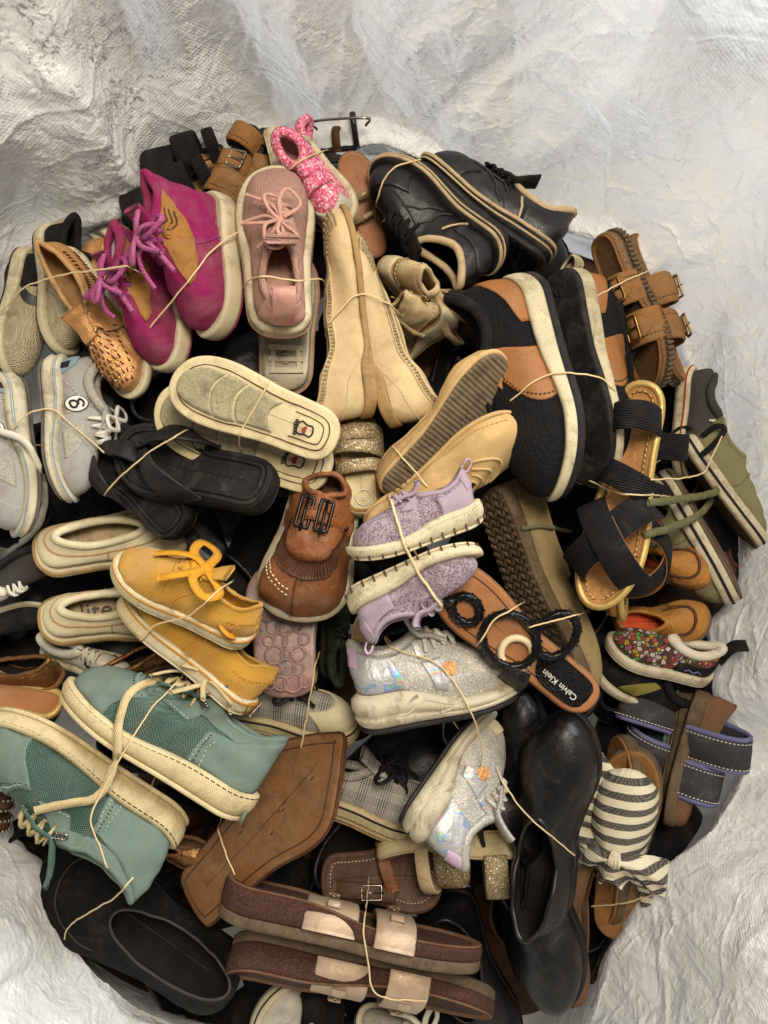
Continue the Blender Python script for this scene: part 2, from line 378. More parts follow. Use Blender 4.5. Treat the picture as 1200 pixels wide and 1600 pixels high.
    # ---- closed upper round a collar opening
    def shape(s, xo0=.02, xo1=.45, ob=.62, hh=.26, hs=.19, ht=.24, toeH=.14, inset=.004, bulge=.03, vrise=.55, yo=0.0, fl=.5, hb=0.0, sq=1.0):
        L = s.L; s.o = dict(xo0=xo0, xo1=xo1)
        xc, a = (xo0 + xo1) / 2, (xo1 - xo0) / 2
        c = np.clip((xc - .3) / a, -.98, .98); pT = math.acos(c) / math.pi
        qq = math.log(max(1e-3, 1 - pT)) / math.log(.7); qq = max(1.15, min(2.6, qq))
        def S(q, v):
            q, v = np.broadcast_arrays(np.asarray(q, float), np.asarray(v, float)); q = (q + 1) % 2 - 1
            B = s.B2(q); n = s.N2(q); B = B - n * inset; sa = np.abs(q); sg = np.where(q >= 0, 1., -1.)
            pt = math.pi * (1 - (1 - sa) ** qq)
            tx = (xc - a * np.cos(pt)) * L
            hwL = np.interp(tx, s.half[0][:, 0], s.half[0][:, 1]); hwR = np.interp(tx, s.half[1][:, 0], s.half[1][:, 1])
            yc = (hwL + hwR) / 2; hw = (hwL - hwR) / 2
            ws = np.abs(np.sin(pt)) ** sq
            ref = s.ywid(xc); rw = (ref[0] - ref[1]) / 2
            ty = yc + yo * L + sg * ws * (rw * ob)
            zB = s.zb(B[..., 0]) + s.base(B[..., 0] / L)
            pf = pt / math.pi
            hgt = np.where(pf < .5, hh + (hs - hh) * sstep(.08, .5, pf), hs + (ht - hs) * sstep(.5, 1, pf)) * L
            tz = s.zb(tx) + s.base(tx / L) + hgt
            tx = tx - hb * L * (1 - sstep(0, .3, pf))
            P0 = np.stack([B[..., 0], B[..., 1], zB], -1); P3 = np.stack([tx, ty, tz], -1)
            f = sstep(.45, .86, sa)
            dz = tz - zB
            h1 = (1 - f) * .42 * dz + f * toeH * L * 1.15
            nb = np.stack([n[..., 0], n[..., 1], 0 * sa], -1)
            P1 = P0 + nb * np.asarray(bulge * L * (1 - .3 * f))[..., None]; P1[..., 2] += h1
            P2s = P3 + nb * bulge * L * .6; P2s[..., 2] -= .4 * dz
            P2t = P3 + (P0 - P3) * fl; P2t[..., 2] = zB + toeH * L + (tz - zB - toeH * L) * vrise
            P2 = P2s * np.asarray(1 - f)[..., None] + P2t * np.asarray(f)[..., None]
            w = v[..., None]
            return P0 * (1 - w) ** 3 + 3 * P1 * w * (1 - w) ** 2 + 3 * P2 * w * w * (1 - w) + P3 * w ** 3
        s.S = S
        def Nn(q, v):
            e = .006; q = np.asarray(q, float); v = np.asarray(v, float)
            du = S(q + e, v) - S(q - e, v); dv = S(q, np.minimum(v + e, 1)) - S(q, np.maximum(v - e, 0))
            return nrm(np.cross(dv, du))
        s.Nn = Nn
        return s
    def upper(s, m, lining, collar=None, cr=.003, insole=None, th=.003, N=96, Mv=18, name='upper', inlow=.02, soft=0.0, vtop=1.0):
        q = np.linspace(-1, 1, N, endpoint=False); v = np.linspace(0, vtop, Mv)
        Q, Vv = np.meshgrid(q, v, indexing='ij'); P = s.S(Q, Vv); Nn = s.Nn(Q, Vv)
        s.bvh = BVHTree.FromPolygons(P.reshape(-1, 3).tolist(), gridf(N, Mv, True, False).tolist())
        s.up = s.part(name, P.reshape(-1, 3), gridf(N, Mv, True, False, flip=True).tolist(), m)
        P2 = P - Nn * th
        s.part('lining', P2.reshape(-1, 3), gridf(N, Mv, True, False).tolist(), lining)
        rim = (P[:, -1] + P2[:, -1]) / 2; s.rim = rim
        V, f = tubeV(rim, cr, 7, True); s.part('collar', V, f, collar or m)
        # insole
        B = s.B2(q) - s.N2(q) * .006; t = B[:, 0] / s.L
        sp = np.column_stack([np.clip(B[:, 0], .13 * s.L, .86 * s.L), 0 * t])
        rings = []
        for k in range(5):
            xy = sp + (B - sp) * (.02 + .98 * k / 4); rings.append(np.column_stack([xy, s.zb(xy[:, 0]) + s.base(xy[:, 0] / s.L) + .004]))
        s.part('insole', np.vstack(rings), gridf(5, N, False, True, flip=True).tolist(), insole or lining, crumple=False)
    def panel(s, name, m, q0, q1, v0, v1, off=.0012, n=28, k=12, parent=None):
        """A panel sewn on the upper; q0, q1 may be functions of the share of v, v0, v1 functions of the share of q."""
        fn = lambda a: a if callable(a) else (lambda t, c=a: c + 0 * t)
        U, W = np.meshgrid(np.linspace(0, 1, n), np.linspace(0, 1, k), indexing='ij')
        vv = fn(v0)(U) + (fn(v1)(U) - fn(v0)(U)) * W; qq = fn(q0)(W) + (fn(q1)(W) - fn(q0)(W)) * U
        P = s.S(qq, vv); Nn = s.Nn(qq, vv)
        edge = np.zeros_like(U); 
        A = P + Nn * off; Vs = [A.reshape(-1, 3)]; f = gridf(n, k, flip=True).tolist()
        idx = np.arange(n * k).reshape(n, k)
        loop = np.r_[idx[:, 0], idx[-1, 1:], idx[-2::-1, -1], idx[0, -2:0:-1]]
        low = (P - Nn * .0008).reshape(-1, 3)[loop]; Vs.append(low); b = n * k; ln = len(loop)
        for i in range(ln): f.append([int(loop[i]), int(loop[(i + 1) % ln]), b + (i + 1) % ln, b + i])
        return s.part(name, np.vstack(Vs), f, m, parent or s.up)
    def line(s, name, m, q, v, r=.0007, dash=True, off=.0014, parent=None, n=120, gap=.45, step=.0045):
        """Stitching along a path on the upper given as arrays q(t), v(t)."""
        t = np.linspace(0, 1, n); q = np.interp(t, np.linspace(0, 1, len(q)), q); v = np.interp(t, np.linspace(0, 1, len(v)), v)
        P = s.S(q, v) + s.Nn(q, v) * off
        if not dash: V, f = tubeV(resample(P, n // 2), r, 5)
        else: V, f = dashes(P, r, step, gap)
        if V is None: return
        return s.part(name, V, f, m, parent or s.up, kind='stuff' if dash else None)
    def top(s, x, y, h=0.0):
        """Point on the upper under (x, y) given as fractions of L."""
        hit = s.bvh.ray_cast(Vector((x * s.L, y * s.L, 1.0)), Vector((0, 0, -1)))
        if hit[0] is None: return np.array([x * s.L, y * s.L, s.base(x) + h])
        return np.array(hit[0]) + np.array((0, 0, 1)) * h
    def laces(s, xs, w, m, r=.0028, h=.003, cross=True, name='laces', flat=.55, eyelet=None, parent=None):
        L = s.L; out = []; eye = []
        for i, x in enumerate(xs):
            ww = w if not callable(w) else w(x)
            pts = [s.top(x, y, h + (0.0025 if abs(y) < ww * .7 else 0)) for y in np.linspace(-ww, ww, 7)]
            out.append(tubeV(crom(pts, 14), r, 6, flat=flat))
            if cross and i < len(xs) - 1:
                x2 = xs[i + 1]; w2 = w if not callable(w) else w(x2)
                for sg in (-1, 1):
                    pts = [s.top(x + (x2 - x) * t, sg * (ww + (-ww - w2) * t), h + .004 * math.sin(t * math.pi) + (.002 if sg > 0 else 0)) for t in np.linspace(0, 1, 6)]
                    out.append(tubeV(crom(pts, 12), r, 6, flat=flat))
            for sg in (-1, 1): eye.append(s.top(x, sg * (ww + .006), .001))
        V, f = joinVF(out); s.part(name, V, f, m, parent, crumple=False)
        if eyelet:
            V, f = joinVF([sph(e, .0032, (1, 1, .45)) for e in eye]); s.part('eyelets', V, f, eyelet, s.up, kind='stuff')
    def bow(s, x, y, m, size=.16, r=.0025, h=.006, tails=True, flat=.55, ang=0, name='bow', zl=.25):
        L = s.L; c = s.top(x, y, h); out = []; ca, sa = math.cos(ang), math.sin(ang)
        def R(p): return c + np.array([p[0] * ca - p[1] * sa, p[0] * sa + p[1] * ca, p[2]]) * size * L
        rg = s.rng
        for sg in (-1, 1):
            j = rg.uniform(-.12, .12, 3)
            out.append(tubeV(crom([R((0, 0, .1)), R((.25 + j[0], sg * .5, zl)), R((.05 + j[1], sg * 1.05, zl * .6)), R((-.3 + j[2], sg * .75, .05)), R((-.05, sg * .1, .08))], 30), r, 6, flat=flat))
            if tails: out.append(tubeV(crom([R((0, 0, .1)), R((.35, sg * .3, .12)), R((.75 + j[0], sg * .45, -.05)), R((1.15 + j[1] * 2, sg * .5 + j[2], -.3))], 20), r * .9, 6, flat=flat))
        out.append(sph(c + np.array([0, 0, .06 * size * L]), r * 1.5, (1, 1, .7)))
        V, f = joinVF(out); return s.part(name, V, f, m, crumple=False)
    def tongue(s, m, x0=.5, x1=.36, w=.12, rise=.08, lean=.06, th=.005, name='tongue'):
        L = s.L; pts = [s.top(x0 + .04, 0, .0), s.top(x0, 0, .0015), s.top((x0 + x1) / 2 + .02, 0, .003)]
        e = s.top(max(x1 + .03, s.o['xo1'] + .01), 0, .003); pts.append(e)
        pts.append(e + np.array([-.05 * L - lean * L * .2, 0, rise * L * .55])); pts.append(e + np.array([-.06 * L - lean * L, 0, rise * L]))
        V, f = bandV(crom(pts, 22), (0, 1, 0), np.linspace(w * .8, w * 1.1, 22) * L, th); return s.part(name, V, f, m)
    # ---- straps over a footbed
    def strap(s, name, m, a, b, h, w, th=.0035, w2=None, lean=0.0, n=28, sag=0.0, sx=2.3, base_drop=.004, parent=None, tilt=0.0, inset=.0):
        """Band over the foot from the +y edge at length a to the -y edge at b (fractions of L), arch height h (fraction)."""
        L = s.L; ya = s.ywid(a)[0]; yb = s.ywid(b)[1]; t = np.linspace(0, math.pi, n)
        c, si = np.cos(t), np.sin(t)
        cc = np.sign(c) * np.abs(c) ** (2 / sx); ss = np.abs(si) ** (2 / sx)
        y = (ya + yb) / 2 + (ya - yb) / 2 * cc * (1 - inset); x = (a + (b - a) * (1 - cc) / 2) * L + lean * L * ss
        z0 = s.zb(x) + s.base(x / L); z = z0 - base_drop + h * L * ss - sag * L * ss ** 6
        P = np.column_stack([x, y, z]); P = resample(P, n)
        W = np.array([1, 0, tilt]) + np.zeros((n, 3)); d = np.array([(b - a) * L, -(ya - yb), 0.]); W[:, :2] = nrm(np.array([[-d[1], d[0]]]))[0]; W[:, 2] = tilt
        w2_ = w if w2 is None else w2
        ww = (w + (w2_ - w) * np.sin(np.linspace(0, math.pi, n))) * L
        V, f = bandV(P, W, ww, th); o = s.part(name, V, f, m, parent, crumple=True); o_pts = P
        s.last = P; s.lastW = W; return o

def dashes(P, r, step=.0045, gap=.45):
    d = np.r_[0, np.cumsum(np.linalg.norm(np.diff(P, axis=0), axis=1))]; out = []
    k = int(d[-1] / step)
    if k < 1: return None, None
    for i in range(k):
        t = np.array([i, i + (1 - gap) / 2, i + 1 - gap]) * step
        out.append(tubeV(np.stack([np.interp(t, d, P[:, a]) for a in range(3)], 1), r, 4))
    return joinVF(out)
def text_part(s, txt, m, p, xdir, up, size, name='lettering', parent=None):
    """Raised lettering at local point p; turned to a mesh so that it stays one part."""
    cu = bpy.data.curves.new(name, 'FONT'); cu.body = txt; cu.size = size; cu.extrude = size * .02; cu.align_x = 'CENTER'; cu.align_y = 'CENTER'
    ob = bpy.data.objects.new(name, cu); COL.objects.link(ob)
    bpy.context.view_layer.update()
    me = bpy.data.meshes.new_from_object(ob.evaluated_get(bpy.context.evaluated_depsgraph_get())); bpy.data.objects.remove(ob)
    X = nrm(np.asarray(xdir, float)); Z = np.asarray(up, float); Z = nrm(Z - X * np.dot(X, Z)); Y = np.cross(Z, X)
    V = np.zeros(len(me.vertices) * 3); me.vertices.foreach_get('co', V); V = V.reshape(-1, 3)
    V = np.asarray(p) + V[:, :1] * X + V[:, 1:2] * Y + V[:, 2:] * Z
    me.vertices.foreach_set('co', s.fin(V, False).ravel()); me.update(); me.materials.clear(); me.materials.append(m)
    o = bpy.data.objects.new(name, me); COL.objects.link(o); o.parent = parent or s.root
    return o
# ------------------------------------------------------------------ surfaces
M_ = {}
def mm(k, *a, **kw): M_[k] = mat(k, *a, **kw)
mm('white_rubber', 'cbbf9f', .55, dirt=.45, dcol='6b5a3c', bump='rubber', sss=.1)
mm('cream_rubber', 'cdbb8f', .55, dirt=.3, dcol='7a6233', bump='weave', bs=.8, bst=.3)
mm('offwhite_sole', 'c6bba0', .6, dirt=.55, dcol='5d4d33', bump='rubber')
mm('black_rubber', '17161a', .55, dirt=.25, dcol='4a4238', bump='rubber')
mm('grey_rubber', '5d5a55', .7, dirt=.4, bump='rubber')
mm('brown_rubber', '5c4a36', .75, dirt=.4, dcol='2b2016', bump='rubber')
mm('tan_rubber', 'a07e4d', .65, dirt=.3, bump='rubber')
mm('black_leather', '141317', .34, var=.3, dirt=.12, dcol='55504a', bump='grain', bst=.3, spec=.5)
mm('black_patent', '0c0b0d', .38, dirt=.2, dcol='4d4842', bump='wrinkle', bs=.8, bst=.12, coat=.05, spec=.4)
mm('black_fabric', '111013', .85, dirt=.12, dcol='5a5148', bump='weave', bst=.4)
mm('black_suede', '0c0b0c', .95, dirt=.28, dcol='39332c', bump='suede', bst=.5)
mm('black_elastic', '131216', .8, dirt=.1, dcol='5a5148', bump='ribs', bs=1.6, bst=.6)
mm('black_knit', '131316', .9, dirt=.1, bump='knit', bs=.7, bst=.8)
mm('black_foam', '1b1a1c', .7, dirt=.35, dcol='4d463c', bump='suede')
mm('charcoal', '3d3a38', .75, dirt=.3, bump='grain')
mm('dark_lining', '1c1815', .9, dirt=.1, bump='suede')
mm('brown_lining', '6d4a33', .8, dirt=.3, bump='suede')
mm('tan_lining', 'b58a5a', .75, dirt=.25, bump='suede')
mm('beige_lining', 'c3ab86', .8, dirt=.3, bump='suede')
mm('white_lining', 'd6cdbb', .85, dirt=.25, bump='weave')
mm('pink_lining', 'd8a8a8', .85, dirt=.2, bump='suede')
mm('orange_lining', 'd8552a', .85, dirt=.15, bump='weave')
mm('blush_knit', 'c39787', .9, var=.35, col2='a8796b', dirt=.3, dcol='7a5548', bump='knit', bst=.9)
mm('blush_leather', 'c08f80', .7, dirt=.25, dcol='7a5548', bump='suede')
mm('clear_rubber', '9d9277', .35, dirt=.55, dcol='4c4433', bump='rubber', coat=.3, sss=.2)
mm('clear_pink', 'a87f7a', .3, col2='6d5852', var=.9, vs=55, dirt=.5, dcol='40382c', bump='rubber', coat=.4, sss=.2)
mm('magenta', '86194f', .88, col2='6a123e', dirt=.12, dcol='4a1a33', bump='suede')
mm('magenta_lace', 'b9598f', .8, col2='7a2a5c', pat='speckle', bs=1.3, dirt=.1, bump='weave')
mm('tan_suede', '9a6a33', .85, col2='7a4f24', var=.5, dirt=.3, dcol='4a2f18', bump='suede')
mm('lilac_lining', 'c9a9c4', .85, dirt=.15, bump='suede')
mm('rose_gold', 'c9955f', .38, col2='a8713f', dirt=.2, dcol='6b4424', bump='wrinkle', bs=1.2, bst=.3, metal=.45)
mm('punch_dark', '4a2a1a', .8, dirt=0, bump=None)
mm('gold_stud', 'd9b56a', .3, dirt=.1, metal=1, bump=None)
mm('white_knit', 'cfc2a0', .9, dirt=.3, dcol='8a7750', bump='knit', bs=.75, bst=1.0)
mm('grey_suede', '9a9892', .9, col2='7f7d78', dirt=.3, dcol='6b5c48', bump='suede')
mm('grey_mesh', 'aba596', .85, pat='melange', col2='968f82', bs=1.6, dirt=.2, bump='knit')
mm('blue_rubber', '7d919c', .5, dirt=.2, bump='rubber')
mm('white_lace', 'd9d2c2', .85, dirt=.3, dcol='8a7a5d', bump='weave')
mm('cream_suede', 'cdb68b', .9, col2='b3956a', var=.5, dirt=.25, dcol='8d6a3c', bump='suede')
mm('cream_leather', 'd6caa6', .55, dirt=.18, dcol='8d7443', bump='grain', bst=.2)
mm('stone', 'e2c89a', .25, dirt=.15, bump='scale', bs=2.2, bst=1.0, coat=.5)
mm('beige_suede', 'c8a873', .92, col2='b18e58', var=.5, dirt=.18, dcol='8d6a3c', bump='suede')
mm('jute_sole', '6e5f4a', .95, dirt=.4, dcol='3c3022', bump='ribs', bs=.8)
mm('tan_leather', '9c6636', .5, col2='7a4a22', var=.4, dirt=.15, bump='grain')
mm('cognac', '85502d', .42, col2='633a1d', var=.5, dirt=.15, dcol='3a1d0c', bump='wrinkle', bst=.35)
mm('cognac_dark', '4a2812', .5, dirt=.2, bump='grain')
mm('caramel_footbed', '9c6438', .5, dirt=.12, dcol='6b3f1d', bump='suede', bst=.2)
mm('nubuck_tan', '8e6234', .8, col2='6b4623', var=.5, dirt=.3, dcol='3d2813', bump='suede')
mm('cork', '38211a', .85, col2='4d3022', pat='cork', dirt=.15, bump='rubber', bst=.6)
mm('cork_tan', '7a5937', .8, col2='5d4128', pat='cork', dirt=.2, bump='rubber', bst=.5)
mm('cork_wood', 'c08b4f', .6, col2='9c6733', pat='corkwood', dirt=.1, bump='suede')
mm('gold_leather', 'cfae68', .42, dirt=.15, dcol='6b4d1c', bump='grain', bst=.2, metal=.45)
mm('gold_glitter', '7d6a48', .5, col2='b3a078', pat='glitter', dirt=.3, bump='glit', bs=.5, metal=.25)
mm('bronze', '6b4524', .3, col2='8d6537', var=.6, dirt=.15, bump='wrinkle', bst=.25, metal=.7)
mm('champagne', 'c0a68c', .45, dirt=.2, dcol='6b5038', bump='grain', bst=.3, metal=.3)
mm('lavender', '9f8d9a', .8, dirt=.12, dcol='7a5c74', bump='suede')
mm('lavender_knit', 'c3b2b8', .9, col2='90738c', pat='melange', bs=1.5, dirt=.1, bump='knit', bst=.8)
mm('pink_canvas', 'd9a493', .88, dirt=.25, dcol='8d6a55', bump='weave')
mm('sole_glitter', '8d8468', .6, col2='a79d7d', pat='speckle', dirt=.4, dcol='5a5038', bump='rubber')
mm('sole_cream', 'd5c59a', .6, dirt=.3, dcol='7d6a42', bump='rubber')
mm('ink', '1d1820', .7, dirt=0, bump=None)
mm('red_ink', '8d2a2c', .6, dirt=0, bump=None)
mm('pink_glitter', 'c23a66', .45, col2='f3b6c4', pat='glitter', dirt=.08, bump='glit', bs=.36, metal=.15)
mm('iridescent', 'c3c6cc', .4, dirt=.1, pat='holo', bump='wrinkle', bst=.15, metal=.35)
mm('khaki_suede', '8d7850', .92, col2='7a6540', dirt=.3, bump='suede')
mm('silver_glitter', '9a968c', .5, col2='c3bfb5', pat='glitter', dirt=.15, bump='glit', bs=.8, metal=.2)
mm('yellow_cord', 'e0a62c', .92, col2='c88d1f', dirt=.06, dcol='8d5c14', bump='cord', bst=.7, bs=.8, sheen=.2)
mm('yellow_lace', 'cf9122', .85, dirt=.08, bump='weave')
mm('yellow_rubber', 'bb7f20', .6, dirt=.1, bump='rubber')
mm('teal_canvas', '567267', .9, col2='455f56', var=.4, dirt=.08, bump='weave', bs=.75, bst=.9)
mm('teal_leather', '69796f', .78, col2='556960', var=.7, dirt=.2, dcol='3d4f4a', bump='grain', bst=.35)
mm('teal_thread', 'a9c4bb', .8, dirt=0, bump=None)
mm('cream_lace', 'cdb98a', .88, dirt=.25, dcol='7d6a42', bump='weave')
mm('brown_thread', '55402c', .8, dirt=0, bump=None)
mm('cream_thread', 'd9caa5', .8, dirt=0, bump=None)
mm('plaid', 'bdb7ab', .85, col2='151416', pat='plaid', dirt=.1, bump='weave')
mm('tan_sole', '7d5430', .65, col2='60401f', dirt=.35, dcol='4a2f18', bump='rubber')
mm('khaki', '7d7757', .88, dirt=.15, dcol='4a4530', bump='weave')
mm('khaki_lace', '6b6a47', .88, dirt=.1, bump='weave')
mm('moccasin', 'b07a35', .55, col2='8d5a20', var=.5, dirt=.2, bump='wrinkle', bst=.4)
mm('print', '14100e', .8, pat='print', bs=1.45, dirt=.25, bump='weave')
mm('grey_neoprene', '37373b', .75, dirt=.3, dcol='6b665e', bump='weave', bst=.3)
mm('periwinkle', '6a6a94', .8, dirt=.15, bump='weave')
mm('teal_foam', '3f7368', .8, dirt=.25, bump='suede')
mm('mustard', '8d8430', .8, dirt=.3, bump='weave')
mm('stripes', 'd3c8ad', .9, col2='10131f', pat='stripes', dirt=.0, dcol='8d7a55', bump='weave', bs=.5)
mm('stripe_knot', 'd9cdaf', .9, dirt=.1, dcol='8d7a55', bump='weave', bs=.5)
mm('camo', '2d3424', .85, col2='161a12', pat='twotone', vs=50, dirt=.15, bump='weave')
mm('white_leather', 'c9c3b4', .5, dirt=.3, dcol='6b5f4c', bump='grain', bst=.2)
mm('red_band', '96302a', .6, dirt=.1, bump=None)
mm('navy', '1f2433', .7, dirt=.1, bump=None)
mm('steel', '9a958c', .25, dirt=.15, metal=1, bump=None)
mm('brass', '8d7340', .4, dirt=.15, metal=1, bump=None)
mm('gunmetal', '2d2b2b', .3, dirt=.1, metal=.9, bump=None)
mm('beads', '0b0a0c', .3, dirt=.05, bump='scale', bs=3.0, bst=1.0, coat=.3)
mm('snake_black', '121113', .45, dirt=.05, bump='scale', bs=1.3, bst=1.0)
mm('bone_ring', 'd9c49b', .5, dirt=.1, bump=None)
mm('rubber_band', 'dcc294', .5, dirt=.1, dcol='9a7a45', bump=None, sss=.15)
mm('heel_print', '55514a', .8, dirt=0, bump=None)
mm('white_ink', 'd9d4c8', .7, dirt=0, bump=None)
# ------------------------------------------------------------------ kinds of footwear
def heel_to_fore(th, tf, a=.25, b=.66):
    return lambda t, th=th, tf=tf: th + (tf - th) * sstep(a, b, t)
def sole_unit(s, m_mid, m_out, th, tf, out_h=.012, off=.003, prof=None, stripe=None, stripe_at=(.55, .68), tread=None, name='midsole', insetU=.004):
    """Outsole, midsole and an optional stripe round the foxing; th and tf are fractions of the length."""
    L = s.L; hi = heel_to_fore(th * L, tf * L); oh = out_h * L
    o = s.slab('outsole', 0, oh + .0005, m_out, off - .001, tread=tread)
    mo = s.slab(name, oh, hi, m_mid, off, prof)
    if stripe:
        s.slab('stripe', lambda t: oh + (hi(t) - oh) * stripe_at[0], lambda t: oh + (hi(t) - oh) * stripe_at[1], stripe, off + .0012, parent=mo, rnd=.0004, K=2)
    s.set_base(lambda t: hi(t) - .001)
    return mo
def sneaker(s, up, mid, outm, lin_, th=.11, tf=.075, collar=None, cr=.006, sh=None, prof=None, stripe=None, insole=None, stripe_at=(.55, .68), out_h=.012, tread=None, off=.003):
    mo = sole_unit(s, M_[mid], M_[outm], th, tf, out_h=out_h, prof=prof, stripe=M_[stripe] if stripe else None, stripe_at=stripe_at, tread=tread, off=off)
    d = dict(xo1=.42, ob=.66, hh=.25, hs=.17, ht=.25, toeH=.13); d.update(sh or {}); s.shape(**d)
    s.upper(M_[up], M_[lin_], M_[collar] if collar else None, cr, M_[insole] if insole else None)
    return mo
def flat_shoe(s, up, outm, lin_, th=.05, tf=.02, sh=None, collar=None, cr=.0018, insole=None, off=.001):
    L = s.L; hi = heel_to_fore(th * L, tf * L, .22, .34)
    s.slab('outsole', 0, hi, M_[outm], off, rnd=.001); s.set_base(hi)
    d = dict(xo0=.02, xo1=.68, ob=.8, hh=.19, hs=.12, ht=.125, toeH=.10, inset=.002, bulge=.02, fl=.45); d.update(sh or {}); s.shape(**d)
    s.upper(M_[up], M_[lin_], M_[collar] if collar else None, cr, M_[insole] if insole else None, th=.002)
def sandal_base(s, foot, mid, outm, th=.1, tf=.07, foot_h=.012, out_h=.015, dish=.004, off=.0, rim=None, prof=None):
    L = s.L; hi = heel_to_fore(th * L, tf * L)
    s.slab('outsole', 0, out_h * L, M_[outm], off - .0005)
    s.slab('midsole', out_h * L - .0003, hi, M_[mid], off, prof)
    fb = s.slab('footbed', lambda t: hi(t) - .0003, lambda t: hi(t) + foot_h * L, M_[foot], off - .002, dish=dish)
    if rim:
        q = np.linspace(-1, 1, 110, endpoint=False); B = s.B2(q); P = np.column_stack([B, s.zb(B[:, 0]) + hi(B[:, 0] / L) + foot_h * L * .7]); V, f = tubeV(P, .0042, 8, True)
        s.part('footbed_rim', V, f, M_[rim])
    s.set_base(lambda t: hi(t) + foot_h * L * .8)
    return fb
def cup(s, name, m, lin_, q0, q1, v0=0, v1=1.0, th=.003, n=40, k=12, parent=None):
    """A stiff piece of upper with a lined back: heel cups, toe pieces."""
    fn = lambda a: a if callable(a) else (lambda t, c=a: c + 0 * t)
    U, W = np.meshgrid(np.linspace(0, 1, n), np.linspace(0, 1, k), indexing='ij')
    vv = fn(v0)(U) + (fn(v1)(U) - fn(v0)(U)) * W; qq = fn(q0)(W) + (fn(q1)(W) - fn(q0)(W)) * U
    P = s.S(qq, vv); Nn = s.Nn(qq, vv); A = P; Bk = P - Nn * th
    idx = np.arange(n * k).reshape(n, k); loop = np.r_[idx[:, 0], idx[-1, 1:], idx[-2::-1, -1], idx[0, -2:0:-1]]
    f = gridf(n, k, flip=True).tolist(); ln = len(loop)
    V = A.reshape(-1, 3); low = Bk.reshape(-1, 3)
    for i in range(ln): f.append([int(loop[i]), int(loop[(i + 1) % ln]), n * k + (i + 1) % ln, n * k + i])
    o = s.part(name, np.vstack([V, low[loop]]), f, m, parent)
    s.part('lining', low, gridf(n, k).tolist(), lin_, o)
    V, f = tubeV(((P + Bk) / 2)[:, -1], th * .75, 6); s.part('binding', V, f, m, o)
    return o
def buckle(s, c, xdir, up, w, h, m, r=.0013, parent=None, name='buckle'):
    X = nrm(np.asarray(xdir, float)); Z = np.asarray(up, float); Z = nrm(Z - X * np.dot(X, Z)); Y = np.cross(Z, X); c = np.asarray(c)
    pts = [c + X * a * w / 2 + Y * b * h / 2 for a, b in ((-1, -1), (1, -1), (1, 1), (-1, 1))]
    L_ = [tubeV(resample(np.array(pts), 32, True), r, 6, True), tubeV(np.array([c - X * w * .5, c, c + X * w * .65]) + Z * r, r * .8, 5)]
    V, f = joinVF(L_); return s.part(name, V, f, m, parent, crumple=False)
def ribs_round(s, name, m, q0, q1, lo, hi, n, off=.0035, r=.0011, parent=None):
    """Upright ribs on a sole wall."""
    out = []
    for q in np.linspace(q0, q1, n):
        b = s.B2(np.array([q]))[0] + s.N2(np.array([q]))[0] * off; z = s.zb(b[0]); t = b[0] / s.L
        a, c = (lo(t) if callable(lo) else lo), (hi(t) if callable(hi) else hi)
        out.append(tubeV(np.array([[b[0], b[1], z + a], [b[0], b[1], z + c]]), r, 5))
    V, f = joinVF(out); return s.part(name, V, f, m, parent, kind='stuff', crumple=False)
def edge_line(s, name, m, h, off, r=.0009, dash=False, q0=-1, q1=1, parent=None):
    """A line of stitching or a welt line round the sole edge at height h above the ground."""
    q = np.linspace(q0, q1, 260); B = s.B2(q) + s.N2(q) * off; t = np.clip(B[:, 0] / s.L, 0, 1)
    P = np.column_stack([B, s.zb(B[:, 0]) + (h(t) if callable(h) else h)])
    V, f = dashes(P, r, .007, .3) if dash else tubeV(P, r, 5)
    return s.part(name, V, f, m, parent, kind='stuff' if dash else None, crumple=False)
def under(s, x, y, dz=0.0):
    return np.array([x * s.L, y * s.L, s.zb(x * s.L) - dz])
# ------------------------------------------------------------------ the heap, upper half of the photograph
PAIR = 'pairs of shoes heaped in the bag'
def SH(name, label, heel, toe, roll, **k): return Shoe(name, label, heel, toe, roll, PAIR, **k)

